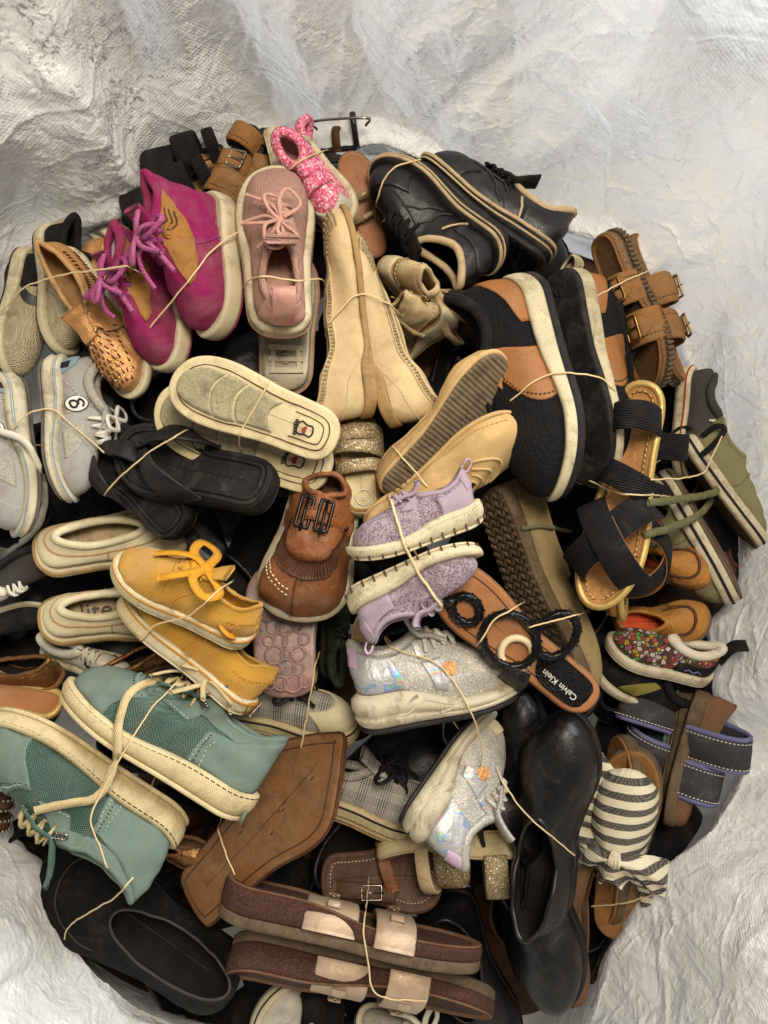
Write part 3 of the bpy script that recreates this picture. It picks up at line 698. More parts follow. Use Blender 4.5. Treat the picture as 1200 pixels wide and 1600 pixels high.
def blush_sneaker(label, heel, toe, roll, sole_up=False):
    s = SH('knit_sneaker', label, heel, toe, roll, out='kid', W=1.02, crumple=.002, ts=.03)
    pr = [(0, -.004), (.1, 0), (.28, .003), (.42, .0008), (.5, .0008), (.62, .003), (.85, .001), (1, -.003)]
    mo = sneaker(s, 'blush_knit', 'white_rubber', 'clear_rubber', 'blush_leather', th=.15, tf=.10, prof=pr, cr=.004, sh=dict(xo1=.42, ob=.64, hh=.22, hs=.16, ht=.25, toeH=.14), out_h=.035)
    edge_line(s, 'pink_line', M_['blush_leather'], lambda t: heel_to_fore(.15, .10)(t) * s.L * .42, .0052, .0016, parent=mo)
    if not sole_up:
        s.tongue(M_['blush_knit'], .56, .40, .17, .10, .03, .006)
        s.panel('heel_tab', M_['blush_leather'], -.12, .12, .1, 1.06, .0025)
        V, f = bandV(crom([s.S(.0, .55) + np.array([-.004, 0, 0]), s.S(.0, .98) + np.array([-.008, 0, .006]), s.S(.0, 1.0) + np.array([.006, 0, .02]), s.S(.0, 1.0) + np.array([.024, 0, -.004])], 20), (0, 1, 0), .024, .003)
        s.part('pull_tab', V, f, M_['blush_leather'])
        s.laces([.47, .52, .57, .62], .065, M_['blush_leather'], .0025, .003)
        s.bow(.50, 0, M_['blush_leather'], .17, .0022, .008, ang=1.2); s.bow(.49, .01, M_['blush_leather'], .15, .0022, .009, ang=2.0, name='lace_loop')
        for i, dy in enumerate((-.1, -.06, -.02, .02, .06, .1)):
            pass
    else:
        out = []
        for x in (.12, .2, .28): out.append(boxV(under(s, x, 0, .0015), (.006, .24 * s.L, .004)))
        for y in (-.09, .09): out.append(boxV(under(s, .2, y, .0012), (.16 * s.L, .005, .0035)))
        V, f = joinVF(out); s.part('tread_ribs', V, f, M_['offwhite_sole'], smooth=False)
        V, f = tubeV(np.array([under(s, .2, 0, .002) + np.array([math.cos(a), math.sin(a), 0]) * .005 for a in np.linspace(0, 6.28, 14)[:-1]]), .0009, 5, True)
        s.part('size_mark', V, f, M_['offwhite_sole'])
    return s
blush_sneaker('blush pink knit sneaker lying upright, laces tied in a bow', (440, 516, .075), (432, 262, .04), 3)
blush_sneaker('pink sneaker turned over, scuffed clear ribbed heel sole showing', (447, 612, -.01), (446, 400, -.02), 178, True)

def hightop(label, heel, toe, roll, foot=1):
    s = SH('high_top_sneaker', label, heel, toe, roll, out='kid', W=1.0, foot=foot, ts=.025, crumple=.0035)
    sneaker(s, 'magenta', 'white_rubber', 'magenta', 'lilac_lining', th=.15, tf=.14, cr=.005, sh=dict(xo1=.36, ob=.52, hh=.46, hs=.44, ht=.46, toeH=.17, hb=.02, vrise=.35, fl=.6, bulge=.02), out_h=.012)
    [s.panel('ankle_panel', M_['tan_suede'], lambda w, g=g: g * (.36 - .22 * w), g * .8, lambda u: .50 - .10 * np.sin(u * math.pi), 1.0, .0018, 40) for g in (-1, 1)]
    for d in (.7, .78, .86): s.line('quilt_seam', M_['cognac_dark'], [.3, .42, .52], [d + .06, d, d + .05], .001, False, .0022)
    s.line('seam', M_['magenta_lace'], [.35, .45, .52, .58], [.02, .3, .55, .9], .0007)
    s.line('seam', M_['magenta_lace'], [-.35, -.45, -.52, -.58], [.02, .3, .55, .9], .0007)
    s.tongue(M_['magenta'], .55, .34, .15, .12, .02, .006)
    s.laces([.40, .46, .53], .06, M_['magenta_lace'], .003, .004, flat=.9)
    s.bow(.47, 0, M_['magenta_lace'], .24, .0031, .012, flat=.9, ang=.3); s.bow(.46, 0, M_['magenta_lace'], .17, .0031, .02, flat=.9, ang=1.3, name='lace_knot')
    q = np.linspace(.42, .58, 5)
    V, f = joinVF([tubeV(np.array([s.S(sg * qq, .8) + s.Nn(sg * qq, .8) * .003 + np.array([math.cos(a) * .005, 0, math.sin(a) * .005]) for a in np.linspace(0, 6.2, 10)[:-1]]), .0016, 5, True) for qq in (.56, .6) for sg in (-1, 1)])
    s.part('lace_rings', V, f, M_['tan_suede'])
    return s
hightop('magenta suede high-top with tan collar, right one of its pair', (328, 306, .03), (330, 524, .04), 56)
hightop('magenta suede high-top with tan collar, lower left one of its pair', (258, 388, .0), (255, 576, .02), 52, -1)

def rosegold(label, heel, toe, roll, foot=1, det=True):
    s = SH('perforated_slip_on', label, heel, toe, roll, W=.92, foot=foot, crumple=.004, twist=.25, ts=.05)
    sneaker(s, 'rose_gold', 'white_rubber', 'brown_rubber', 'tan_lining', th=.07, tf=.065, cr=.003, sh=dict(xo1=.56, ob=.72, hh=.24, hs=.15, ht=.20, toeH=.12), out_h=.01, collar='tan_lining')
    if det:
        out, st = [], []
        for i, x in enumerate(np.linspace(.62, .93, 9)):
            n = 7 + i % 2
            for y in np.linspace(-.115, .115, n):
                yy = y * (1 - max(0, x - .8) * 2.4); p = s.top(x, yy, .0004)
                a = math.atan2(yy, x - .55); R = np.array([[math.cos(a), -math.sin(a), 0], [math.sin(a), math.cos(a), 0], [0, 0, 1]])
                out.append(boxV(p, (.0055, .0013, .0016), R))
                if (i + int(y * 100)) % 3 == 0: st.append(sph(s.top(x + .015, yy + .012, .0006), .0018, (1, 1, .6)))
        for sg in (-1, 1):
            for q in np.linspace(.16, .42, 16):
                for v in (.35, .75): 
                    p = s.S(sg * q, v) + s.Nn(sg * q, v) * .0003; out.append(boxV(p, (.0013, .0016, .006)))
        V, f = joinVF(out); s.part('punched_slits', V, f, M_['punch_dark'], s.up, smooth=False, kind='stuff')
        V, f = joinVF(st); s.part('studs', V, f, M_['gold_stud'], s.up, kind='stuff')
        s.tongue(M_['rose_gold'], .62, .52, .12, .05, .02, .004)
        s.line('seam', M_['cognac_dark'], [.62, .75, 1, 1.25, 1.38], [.2, .78, .86, .78, .2], .0008, False, .001)
    return s
rosegold('rose gold perforated slip-on with punched slits and studs on its toe', (82, 388, .0), (212, 612, .02), 22)
rosegold('rose gold slip-on behind, mostly its white sole edge showing', (150, 372, -.05), (262, 575, -.05), 95, -1, False)

def bw_sneaker(label, heel, toe, roll, foot):
    s = SH('mesh_sneaker', label, heel, toe, roll, W=.95, foot=foot, ts=.06)
    sneaker(s, 'white_knit', 'white_rubber', 'black_rubber', 'dark_lining', th=.11, tf=.08, collar='black_fabric', cr=.005)
    for sg in (-1, 1):
        s.panel('swoosh_stripe', M_['black_leather'], lambda w, sg=sg: sg * (.32 + .16 * w), lambda w, sg=sg: sg * (.40 + .22 * w), .15, .8, .0014)
        s.panel('quarter', M_['black_fabric'], sg * .1, sg * .34, 0.0, .95, .0008)
    s.tongue(M_['black_fabric'], .55, .42, .12); s.laces([.48, .54, .6], .055, M_['ink'], .0025)
    return s
bw_sneaker('cream mesh sneaker with black side stripe, beside the rose gold shoe', (85, 352, -.05), (108, 552, -.03), -38, 1)
bw_sneaker('cream mesh sneaker with black side stripe, at the left edge under the bag', (58, 392, -.07), (24, 590, -.05), -55, -1)

def grey_sneaker(label, heel, toe, roll, foot, logo=1):
    s = SH('sport_sneaker', label, heel, toe, roll, W=.98, foot=foot, ts=.06, crumple=.0015)
    pr = [(0, -.004), (.1, 0), (.3, .003), (.48, .001), (.6, .001), (.75, .003), (.9, .001), (1, -.004)]
    mo = sneaker(s, 'grey_suede', 'offwhite_sole', 'grey_rubber', 'white_lining', th=.16, tf=.10, prof=pr, cr=.006, collar='grey_mesh', sh=dict(xo1=.4, hh=.27, hs=.18, ht=.27, toeH=.14), out_h=.02)
    s.slab('blue_wedge', lambda t: heel_to_fore(.115, .08)(t) * s.L, lambda t: heel_to_fore(.135, .092)(t) * s.L, M_['blue_rubber'], .0058, parent=mo, rnd=.0006, K=2)
    for sg in (-1, 1):
        s.panel('mesh_panel', M_['grey_mesh'], sg * .34, sg * .43, .12, .8, .0011); s.panel('mesh_panel', M_['grey_mesh'], sg * .55, sg * .72, .12, .6, .0011)
        s.panel('heel_wing', M_['blue_rubber'], sg * .06, lambda w, sg=sg: sg * (.2 - .08 * w), -.15, .42, .003)
        s.panel('heel_window', M_['ink'], sg * .1, sg * .14, .02, .25, .0036)
        p, n = s.S(sg * .385, .46), s.Nn(sg * .385, .46); 
        X = np.array([1., 0, 0]); X = nrm(X - n * np.dot(X, n)); Y = np.cross(n, X)
        for r_, mk_, o_ in ((.0105, 'white_ink', .0016), (.0115, 'ink', .0014)):
            a = np.linspace(0, 2 * math.pi, 20, endpoint=False); ring = p + n * o_ + (X * np.cos(a)[:, None] * .8 + Y * np.sin(a)[:, None] * 1.15) * r_
            V = np.vstack([ring, [p + n * (o_ + .0006)]]); s.part('badge', V, [[i, (i + 1) % 20, 20] for i in range(20)], M_[mk_], s.up)
        sw = crom([p + n * .0026 + (X * x + Y * y) * .0115 for x, y in ((.35, .55), (-.1, .65), (-.4, .25), (0, .05), (.35, -.1), (.3, -.5), (-.2, -.65), (-.25, -.2), (.1, .2))], 40)
        V, f = tubeV(sw, .0012, 5); s.part('badge_mark', V, f, M_['ink'], s.up)
        s.line('seam', M_['white_lining'], [sg * .2, sg * .3, sg * .42, sg * .5], [.05, .5, .75, .95], .0007)
    s.panel('toe_guard', M_['grey_suede'], .82, 1.18, 0, .35, .0014)
    s.tongue(M_['grey_suede'], .55, .42, .12, .04, .0); s.laces([.46, .52, .58, .64], .06, M_['white_lace'], .003, .004)
    s.bow(.47, 0, M_['white_lace'], .2, .003, .012, ang=.5)
    return s
grey_sneaker('grey sport sneaker with blue heel wedge and badge, right one of its pair', (95, 562, .015), (112, 778, .03), -70, 1)
grey_sneaker('grey sport sneaker cut by the left edge, long white lace hanging', (2, 590, .015), (28, 832, .03), 72, -1)

def stone_flat(label, heel, toe, roll, foot):
    s = SH('ballet_flat', label, heel, toe, roll, out='almond', W=1.05, foot=foot, ts=.02, crumple=.0012)
    flat_shoe(s, 'cream_suede', 'tan_rubber', 'beige_lining', th=.06, tf=.03, sh=dict(xo1=.74, ob=.74, hh=.23, hs=.15, ht=.10, toeH=.09, bulge=.02), cr=.0018)
    q = np.linspace(-.92, .92, 60)
    # two rows of stones along the topline and a cluster on the toe
    out = []
    for row, v in ((0, .975), (1, .93)):
        for qq in np.linspace(-1, 1, 150)[:-1]:
            p = s.S(qq, v) + s.Nn(qq, v) * .0008; out.append(sph(p, .0017, (1, 1, .8), 5, 4))
    for qq in np.linspace(.86, 1.14, 22):
        for v in np.linspace(.2, .9, 9): out.append(sph(s.S(qq, v) + s.Nn(qq, v) * .0008, .0016, (1, 1, .8), 5, 4))
    V, f = joinVF(out); s.part('rhinestones', V, f, M_['stone'], s.up, kind='stuff')
    s.line('heel_seam', M_['cream_thread'], [-.3, -.2, 0, .2, .3], [0.02, .32, .42, .32, .02], .0006, True, .0006)
    s.line('piping', M_['cream_suede'], [-.99, -.5, 0, .5, .99], [.885, .87, .87, .87, .885], .0011, False, .0004)
    return s
stone_flat('cream suede flat with rhinestone topline, left one standing on its heel', (547, 655, .045), (503, 326, .05), -82, 1)
stone_flat('cream suede flat with rhinestone topline, right one standing on its heel', (644, 660, .045), (568, 358, .04), 82, -1)

def zip_wedge(label, heel, toe, roll, foot):
    s = SH('wedge_sandal', label, heel, toe, roll, out='almond', foot=foot, W=1.15, ts=.02, crumple=.003)
    sandal_base(s, 'tan_lining', 'cream_leather', 'tan_rubber', th=.22, tf=.06)
    s.shape(xo1=.5, ob=.72, hh=.42, hs=.34, ht=.2, toeH=.12)
    q = np.linspace(-1, 1, 40); s.up = None
    c = cup(s, 'heel_cup', M_['cream_suede'], M_['beige_lining'], -.46, .46, 0, 1.0, .004)
    s.up = c
    s.line('zip', M_['cream_thread'], [-.3, -.3], [.05, .95], .0022, False, .001, parent=c); s.line('zip_teeth', M_['brass'], [-.3, -.3], [.05, .95], .0012, True, .003, parent=c, step=.003)
    s.line('seam', M_['cream_thread'], [-.44, 0, .44], [.9, .9, .9], .0007, parent=c); s.line('seam', M_['cream_thread'], [-.2, 0, .44], [.2, .24, .2], .0007, parent=c)
    V, f = boxV(s.S(-.3, .92) + s.Nn(-.3, .92) * .006, (.004, .002, .018)); s.part('zip_pull', V, f, M_['brass'], c)
    s.strap('toe_strap', M_['cream_suede'], .72, .74, .2, .14); s.strap('ankle_strap', M_['cream_suede'], .3, .3, .42, .06)
    rg = s.rng; p = s.S(.46, .85); out = []
    for i in range(4):
        a = rg.uniform(-1, 1, 3) * .02
        out.append(bandV(crom([p, p + np.array([.03, .02 * (i - 1.5), .02]) + a * .4, p + np.array([.055 + a[0], .02 * (i - 1.5) + a[1], .015 + a[2]]), p + np.array([.04, .012 * (i - 1.5), -.01]) + a, p + np.array([.005, 0, -.004])], 24), np.array([.2, .4, 1.]), .011, .0016))
    V, f = joinVF(out); s.part('ribbon_bow', V, f, M_['beige_lining'])
    return s
zip_wedge('cream suede wedge sandal, upper of two heel cups with zips and ribbon', (605, 405, .01), (690, 530, -.07), -25, 1)
zip_wedge('cream suede wedge sandal, lower heel cup with zip pull, beside brown sneaker', (705, 490, .0), (590, 560, -.09), 40, -1)

def black_trainer(label, heel, toe, roll, foot):
    s = SH('leather_trainer', label, heel, toe, roll, W=1.12, foot=foot, ts=.07, crumple=.0015)
    pr = [(0, -.003), (.12, 0), (.3, .002), (.44, -.001), (.5, -.001), (.62, .002), (.9, .001), (1, -.004)]
    tr = lambda x, y: .0035 * (np.sin(x * 150) > 0)
    mo = sneaker(s, 'black_leather', 'black_foam', 'black_rubber', 'dark_lining', th=.14, tf=.1, prof=pr, cr=.0045, collar='beige_lining', sh=dict(xo1=.44, ob=.78, hh=.33, hs=.2, ht=.3, toeH=.16, bulge=.04), out_h=.045, tread=tr, off=.005)
    for k_ in (.55, .86): edge_line(s, 'pale_line', M_['beige_lining'], lambda t, k_=k_: heel_to_fore(.14, .1)(t) * s.L * k_, .0062, .0026 if k_ > .8 else .0016, parent=mo)
    s.panel('heel_counter', M_['black_leather'], -.3, .3, 0, .62, .002); s.panel('toe_overlay', M_['black_leather'], .7, 1.3, 0, .4, .002)
    for sg in (-1, 1):
        s.line('white_flash', M_['beige_lining'], [sg * .3, sg * .32, sg * .36], [.05, .4, .72], .0016, False, .002)
        s.line('piping', M_['charcoal'], [sg * .4, sg * .5, sg * .66, sg * .8], [.1, .6, .75, .45], .0011, False, .001)
        s.line('piping', M_['charcoal'], [sg * .45, sg * .6, sg * .78], [.2, .5, .6], .0011, False, .001)
    s.tongue(M_['black_fabric'], .56, .43, .15, .1); s.laces([.49, .55, .61, .67], .06, M_['black_fabric'], .003)
    return s
black_trainer('black leather trainer with beige collar, opening facing the viewer', (775, 408, -.0), (588, 268, -.03), -42, 1)
black_trainer('black leather trainer with ridged sole, farther one against the bag', (856, 398, -.035), (660, 262, -.045), 122, -1)

def tri_sneaker(label, heel, toe, roll, foot):
    s = SH('casual_sneaker', label, heel, toe, roll, W=1.05, foot=foot, ts=.11 if foot > 0 else .04, hs=.05 if foot > 0 else .02, crumple=.001)
    tr = lambda x, y: .0016 * np.sin(x * 120 + 3 * np.sin(y * 60)) * np.sin(y * 110)
    sneaker(s, 'black_knit', 'white_rubber', 'black_foam', 'dark_lining', th=.12, tf=.085, cr=.007, collar='black_fabric', sh=dict(xo1=.40, ob=.7, hh=.27, hs=.19, ht=.27, toeH=.14), out_h=.035, tread=tr)
    for sg in (-1, 1):
        s.panel('leather_quarter', M_['tan_leather'], sg * .36, lambda w, sg=sg: sg * (.55 + .06 * np.sin(w * 3)), 0, .95, .0016)
        s.panel('elastic_band', M_['black_elastic'], sg * .26, sg * .36, .05, .96, .0012)
        s.line('seam', M_['cognac_dark'], [sg * .545, sg * .6, sg * .55], [.05, .5, .9], .0008, True, .0025)
        s.line('midsole_slit', M_['ink'], [sg * .14, sg * .3], [-.22, -.2], .0009, False, .004)
    s.panel('heel_patch', M_['tan_leather'], -.26, .26, .0, lambda u: .55 - .35 * (2 * u - 1) ** 2, .0018)
    s.tongue(M_['black_knit'], .55, .4, .14); 
    s.panel('lace_tab', M_['tan_leather'], .56, .66, .7, .98, .003)
    V, f = sph(s.S(.61, .86) + s.Nn(.61, .86) * .004, .005, (1, 1, .6)); s.part('eyelet', V, f, M_['gunmetal'], s.up)
    return s
tri_sneaker('black mesh sneaker with brown leather quarter and thick white sole edge', (798, 436, .05), (880, 775, .065), 76, 1)
tri_sneaker('black and brown sneaker with its dark foam sole facing the viewer', (896, 428, .02), (945, 752, .035), -140, -1)

def two_strap(label, heel, toe, roll, foot, smat, cork, solem, both=True, w=1.0, thick=.1, bm='brass', wave=True):
    s = SH('two_strap_sandal', label, heel, toe, roll, W=w * 1.15, foot=foot, ts=.02, out='round')
    sandal_base(s, 'nubuck_tan' if smat == 'nubuck_tan' else 'tan_lining', cork, solem, th=thick, tf=thick * .72, out_h=.045, dish=.006)
    if wave:
        ribs_round(s, 'tread_teeth', M_[solem], -.97, .97, -.001, .04 * s.L, 76, .0, .0026)
    for a, b in ((.66, .64), (.40, .42)):
        st = s.strap('strap', M_[smat], a, b, .15 if a > .5 else .17, .2, .005, base_drop=.012, sx=2.8)
        P = s.last; i = 8
        p = P[i]; n_ = nrm(np.cross(P[i + 1] - P[i - 1], np.array([1., 0, 0]))); n_ = n_ if n_[1] * p[1] > 0 else -n_
        tg = nrm(P[i + 1] - P[i - 1])
        V, f = bandV(crom([P[i + 3] + n_ * .004, p + n_ * .0065, P[i - 3] + n_ * .007, P[i - 5] + n_ * .004], 14), (1, 0, 0), np.r_[np.linspace(.115, .12, 10), .1, .085, .06, .03] * s.L, .003); s.part('strap_end', V, f, M_[smat], st)
        buckle(s, p + n_ * .0085, tg, n_, .015, .14 * s.L, M_[bm], .0016, st)
        if s.foot: 
            for k in (-1, 1):
                e = P + np.array([k * .058 * s.L, 0, 0]) ; 
                n2 = nrm(np.cross(np.gradient(P, axis=0), np.array([1., 0, 0]))); n2 = n2 * np.sign(n2[:, 2:3] + 1e-6)
                V, f = dashes(e + n2 * .0024, .0006); s.part('stitching', V, f, M_['cognac_dark'], st, kind='stuff')
    return s
two_strap('tan nubuck two-strap sandal, near one of the pair by the bag wall', (928, 370, -.02), (1012, 610, -.0), 55, 1, 'nubuck_tan', 'cork_tan', 'brown_rubber')
two_strap('tan nubuck two-strap sandal, far one with buckles against the bag wall', (1000, 362, -.06), (1078, 592, -.05), -82, -1, 'nubuck_tan', 'cork_tan', 'brown_rubber')

def gold_cork(label, heel, toe, roll, foot):
    s = SH('cork_wedge_sandal', label, heel, toe, roll, W=.82, foot=foot, ts=.02)
    sandal_base(s, 'cork_wood', 'cork_wood', 'brown_rubber', th=.1, tf=.06, rim='gold_leather', dish=.003, foot_h=.02)
    q = np.linspace(-1, 1, 90, endpoint=False); B = s.B2(q) - s.N2(q) * .008; P = np.column_stack([B, s.zb(B[:, 0]) + heel_to_fore(.1, .06)(B[:, 0] / s.L) * s.L + .021 * s.L]); V, f = dashes(np.vstack([P, P[:1]]), .0014, .006, .25); s.part('footbed_stitching', V, f, M_['gold_leather'], kind='stuff')
    s.strap('ankle_strap', M_['black_elastic'], .16, .19, .20, .125, .003, inset=-.06); s.strap('ankle_strap', M_['black_elastic'], .47, .40, .16, .11, .003, inset=-.05)
    a = s.strap('cross_strap', M_['black_fabric'], .52, .86, .20, .15, .003, w2=.13, inset=-.12)
    b = s.strap('cross_strap', M_['black_fabric'], .86, .55, .215, .15, .003, w2=.13, inset=-.12)
    for o_, (a_, b_) in ((a, (.52, .86)), (b, (.86, .55))):
        s.strap('strap_lining', M_['gold_leather'] if 0 else M_['caramel_footbed'], a_, b_, .193 if a_ < .6 else .208, .152, .002, w2=.132, inset=-.11, parent=o_)
    return s
gold_cork('cork sandal with gold rim and crossed black straps, footbed showing', (1006, 600, .06), (930, 948, .065), 12, 1)
gold_cork('cork sandal with black straps on its side, beneath the khaki laces', (1020, 640, -.01), (985, 968, .0), -85, -1)

# canvas and small things along the right side
s = SH('canvas_sneaker', 'grey canvas sneaker with red foxing line, tucked under the tan sandals', (1085, 575, -.1), (1072, 745, -.11), -78, foot=1)
sneaker(s, 'charcoal', 'white_rubber', 'grey_rubber', 'dark_lining', th=.13, tf=.12, stripe='red_band', stripe_at=(.62, .74)); s.laces([.48, .55, .62], .055, M_['white_lace'])
s = SH('suede_slipper', 'tan suede slipper with gaping round opening against the bag', (1142, 735, -.13), (1050, 800, -.16), 10, W=1.3, foot=1)
flat_shoe(s, 'nubuck_tan', 'brown_rubber', 'brown_lining', sh=dict(xo1=.6, hh=.3, hs=.27, ht=.3, ob=.9), cr=.003)

def khaki(label, heel, toe, roll, foot):
    s = SH('canvas_sneaker', label, heel, toe, roll, W=.95, foot=foot, ts=.03, crumple=.003)
    mo = sneaker(s, 'khaki', 'offwhite_sole', 'brown_rubber', 'orange_lining', th=.13, tf=.12, stripe='ink', stripe_at=(.38, .56), cr=.003, sh=dict(xo1=.44, ob=.62, hh=.26, hs=.2, ht=.27, toeH=.12), out_h=.015)
    s.tongue(M_['khaki'], .56, .4, .15, .12, -.02); s.laces([.48, .54, .6], .06, M_['khaki_lace'], .003)
    for sg in (-1, 1):
        s.line('seam', M_['khaki_lace'], [sg * .45, sg * .5, sg * .6], [.05, .5, .9], .0008)
        V, f = joinVF([tubeV(np.array([s.S(sg * qq, v) + s.Nn(sg * qq, v) * .002 + np.array([math.cos(a) * .0035, 0, math.sin(a) * .0035]) for a in np.linspace(0, 6.2, 10)[:-1]]), .001, 5, True) for qq, v in ((.55, .85), (.62, .78), (.68, .7))]); s.part('eyelets', V, f, M_['steel'], s.up, kind='stuff')
    s.panel('heel_strip', M_['khaki_lace'], -.06, .06, 0, 1.0, .0015)
    return s
khaki('khaki canvas sneaker with striped sole edge, lower left of its pair', (1022, 745, -.05), (1138, 942, -.05), 97, 1)
khaki('khaki canvas sneaker with striped sole edge, upper right by the bag', (1080, 682, -.07), (1196, 845, -.08), -104, -1)

def moccasin_(label, heel, toe, roll, foot):
    s = SH('moccasin', label, heel, toe, roll, W=1.5, foot=foot, crumple=.002)
    flat_shoe(s, 'moccasin', 'brown_rubber', 'orange_lining', th=.05, tf=.045, sh=dict(xo1=.5, hh=.22, hs=.17, ht=.3, toeH=.28, bulge=.05, ob=.7), cr=.003)
    out = []
    for q in np.linspace(.62, 1.38, 34): out.append(tubeV(s.S(np.full(6, q), np.linspace(.36, .52, 6)) + s.Nn(np.full(6, q), np.linspace(.36, .52, 6)) * .0012, .0022, 5))
    V, f = joinVF(out); s.part('pleats', V, f, M_['moccasin'], s.up, kind='stuff')
    s.line('apron_seam', M_['cognac_dark'], [.55, .75, 1, 1.25, 1.45], [.6, .54, .53, .54, .6], .0016, False, .001)
    return s
moccasin_('honey leather moccasin with pleated toe, upper of its pair', (970, 872, -.07), (1118, 895, -.035), -8, 1)
moccasin_('honey leather moccasin with pleated toe, lower of its pair', (960, 972, -.07), (1112, 968, -.045), -5, -1)

# white and black shapes at the top edge of the heap
s = SH('white_sneaker', 'white rubber-toed shoe half hidden behind the magenta high-tops', (262, 315, -.1), (140, 362, -.09), 15); sneaker(s, 'white_leather', 'white_rubber', 'grey_rubber', 'white_lining')
s = SH('ivory_clog', 'smooth ivory clog heel behind the brown sneaker pair', (905, 402, -.09), (840, 470, -.12), 20, W=1.3); flat_shoe(s, 'cream_leather', 'cream_rubber', 'beige_lining', sh=dict(xo1=.5, hh=.3))
for i, (lab, hp, tp, rl, ft) in enumerate((('black strap sandal with brown sole edge, upper one at the top left', (350, 228, -.055), (204, 272, -.06), 62, 1), ('black strap sandal with brown sole edge, lower one at the top left', (340, 272, -.045), (186, 345, -.05), 58, -1))):
    s = SH('strap_sandal', lab, hp, tp, rl, W=1.2, foot=ft); sandal_base(s, 'black_foam', 'tan_rubber', 'brown_rubber', th=.1, tf=.07)
    s.strap('toe_strap', M_['black_fabric'], .72, .68, .22, .42, .005); s.strap('instep_strap', M_['black_fabric'], .36, .36, .28, .26, .005); s.strap('heel_strap', M_['black_elastic'], .1, .12, .25, .12, .004)
for i, (lab, hp, tp, rl, ft) in enumerate((('tan leather and black sport sandal, left one at the top', (392, 192, -.04), (330, 335, -.03), 38, 1), ('tan leather and black sport sandal, right one behind the blush sneaker', (432, 205, -.06), (395, 345, -.05), -60, -1))):
    s = SH('sport_sandal', lab, hp, tp, rl, W=1.25, foot=ft); sandal_base(s, 'black_foam', 'black_foam', 'black_rubber', th=.11, tf=.08)
    for a, b, w_ in ((.2, .16, .16), (.45, .48, .17), (.7, .66, .2)):
        s.strap('strap', M_['nubuck_tan'], a, b, .17, w_ * 1.3, .005, inset=-.03); P = s.last
        if a == .45: buckle(s, P[9] + np.array([0, 0, .004]), (0, 1, 0), (0, 0, 1), .02, w_ * s.L, M_['steel'], .0013)
        V, f = dashes(P + np.array([.4 * w_ * s.L, 0, .003]), .0006); s.part('stitching', V, f, M_['cognac_dark'], kind='stuff')
    continue
    L = s.L; V, f = bandV(np.array([[.05 * L + t * .6 * L, s.ywid(.05 + t * .6)[0] + .001, s.base(.3) + .012 + .012 * math.sin(t * 9)] for t in np.linspace(0, 1, 24)]), (0, 0, 1), .03, .004); s.part('side_strap', V, f, M_['nubuck_tan'])

def glitter_kid(label, heel, toe, roll, foot):
    s = SH('toddler_shoe', label, heel, toe, roll, out='kid', W=1.1, foot=foot, crumple=.0012)
    sneaker(s, 'pink_glitter', 'white_rubber', 'white_rubber', 'pink_lining', th=.13, tf=.12, cr=.006, collar='pink_glitter', sh=dict(xo1=.40, ob=.72, hh=.34, hs=.27, ht=.33, toeH=.22), insole='pink_lining')
    s.panel('toe_cap', M_['white_leather'], .8, 1.2, 0, .36, .0016); s.panel('heel_panel', M_['iridescent'], -.22, .22, 0, .8, .0016)
    for a in (.46, .6):
        pts = [s.top(a, y, .004) for y in np.linspace(.16, -.16, 9)]
        V, f = bandV(crom(pts, 20), (1, 0, 0), .14 * s.L, .004); s.part('closure_strap', V, f, M_['pink_glitter'])
        V, f = bandV(crom([p + np.array([.06 * s.L, 0, -.002]) for p in pts], 20), (1, 0, 0), .012 * s.L, .004); s.part('strap_edge', V, f, M_['pink_lining'])
    return s
glitter_kid('pink glitter toddler shoe with two closure straps, opening upward', (452, 222, .01), (540, 352, .015), 8, 1)
glitter_kid('pink glitter toddler shoe lying on its side, iridescent heel showing', (436, 205, -.04), (470, 330, -.02), -75, -1)
s = SH('rhinestone_sandal', 'tan flat sandal with thin jewelled straps behind the pink glitter shoe', (590, 400, -.05), (548, 232, -.03), 8, W=1.15, foot=-1)
sandal_base(s, 'caramel_footbed', 'tan_sole', 'brown_rubber', th=.03, tf=.02, dish=.001)
for a, b in ((.35, .42), (.55, .6)): s.strap('jewelled_strap', M_['stone'], a, b, .14, .045, .004)
s = SH('strap_sandal', 'thin black buckled sandal poking up behind the pink glitter shoe', (566, 212, -.07), (440, 222, -.09), 70); sandal_base(s, 'black_foam', 'black_foam', 'black_rubber', th=.05, tf=.03)
s.strap('ankle_strap', M_['black_leather'], .06, .1, .36, .07, .004); s.strap('strap', M_['cognac_dark'], .3, .3, .22, .1, .004); V, f = tubeV(crom([s.last[8] + np.array([0, 0, .01]) + np.array(p) for p in ((-.04, 0, 0), (-.045, .01, .012), (.02, .012, .014), (.022, 0, 0))], 20), .0016, 6); s.part('buckle', V, f, M_['steel'])
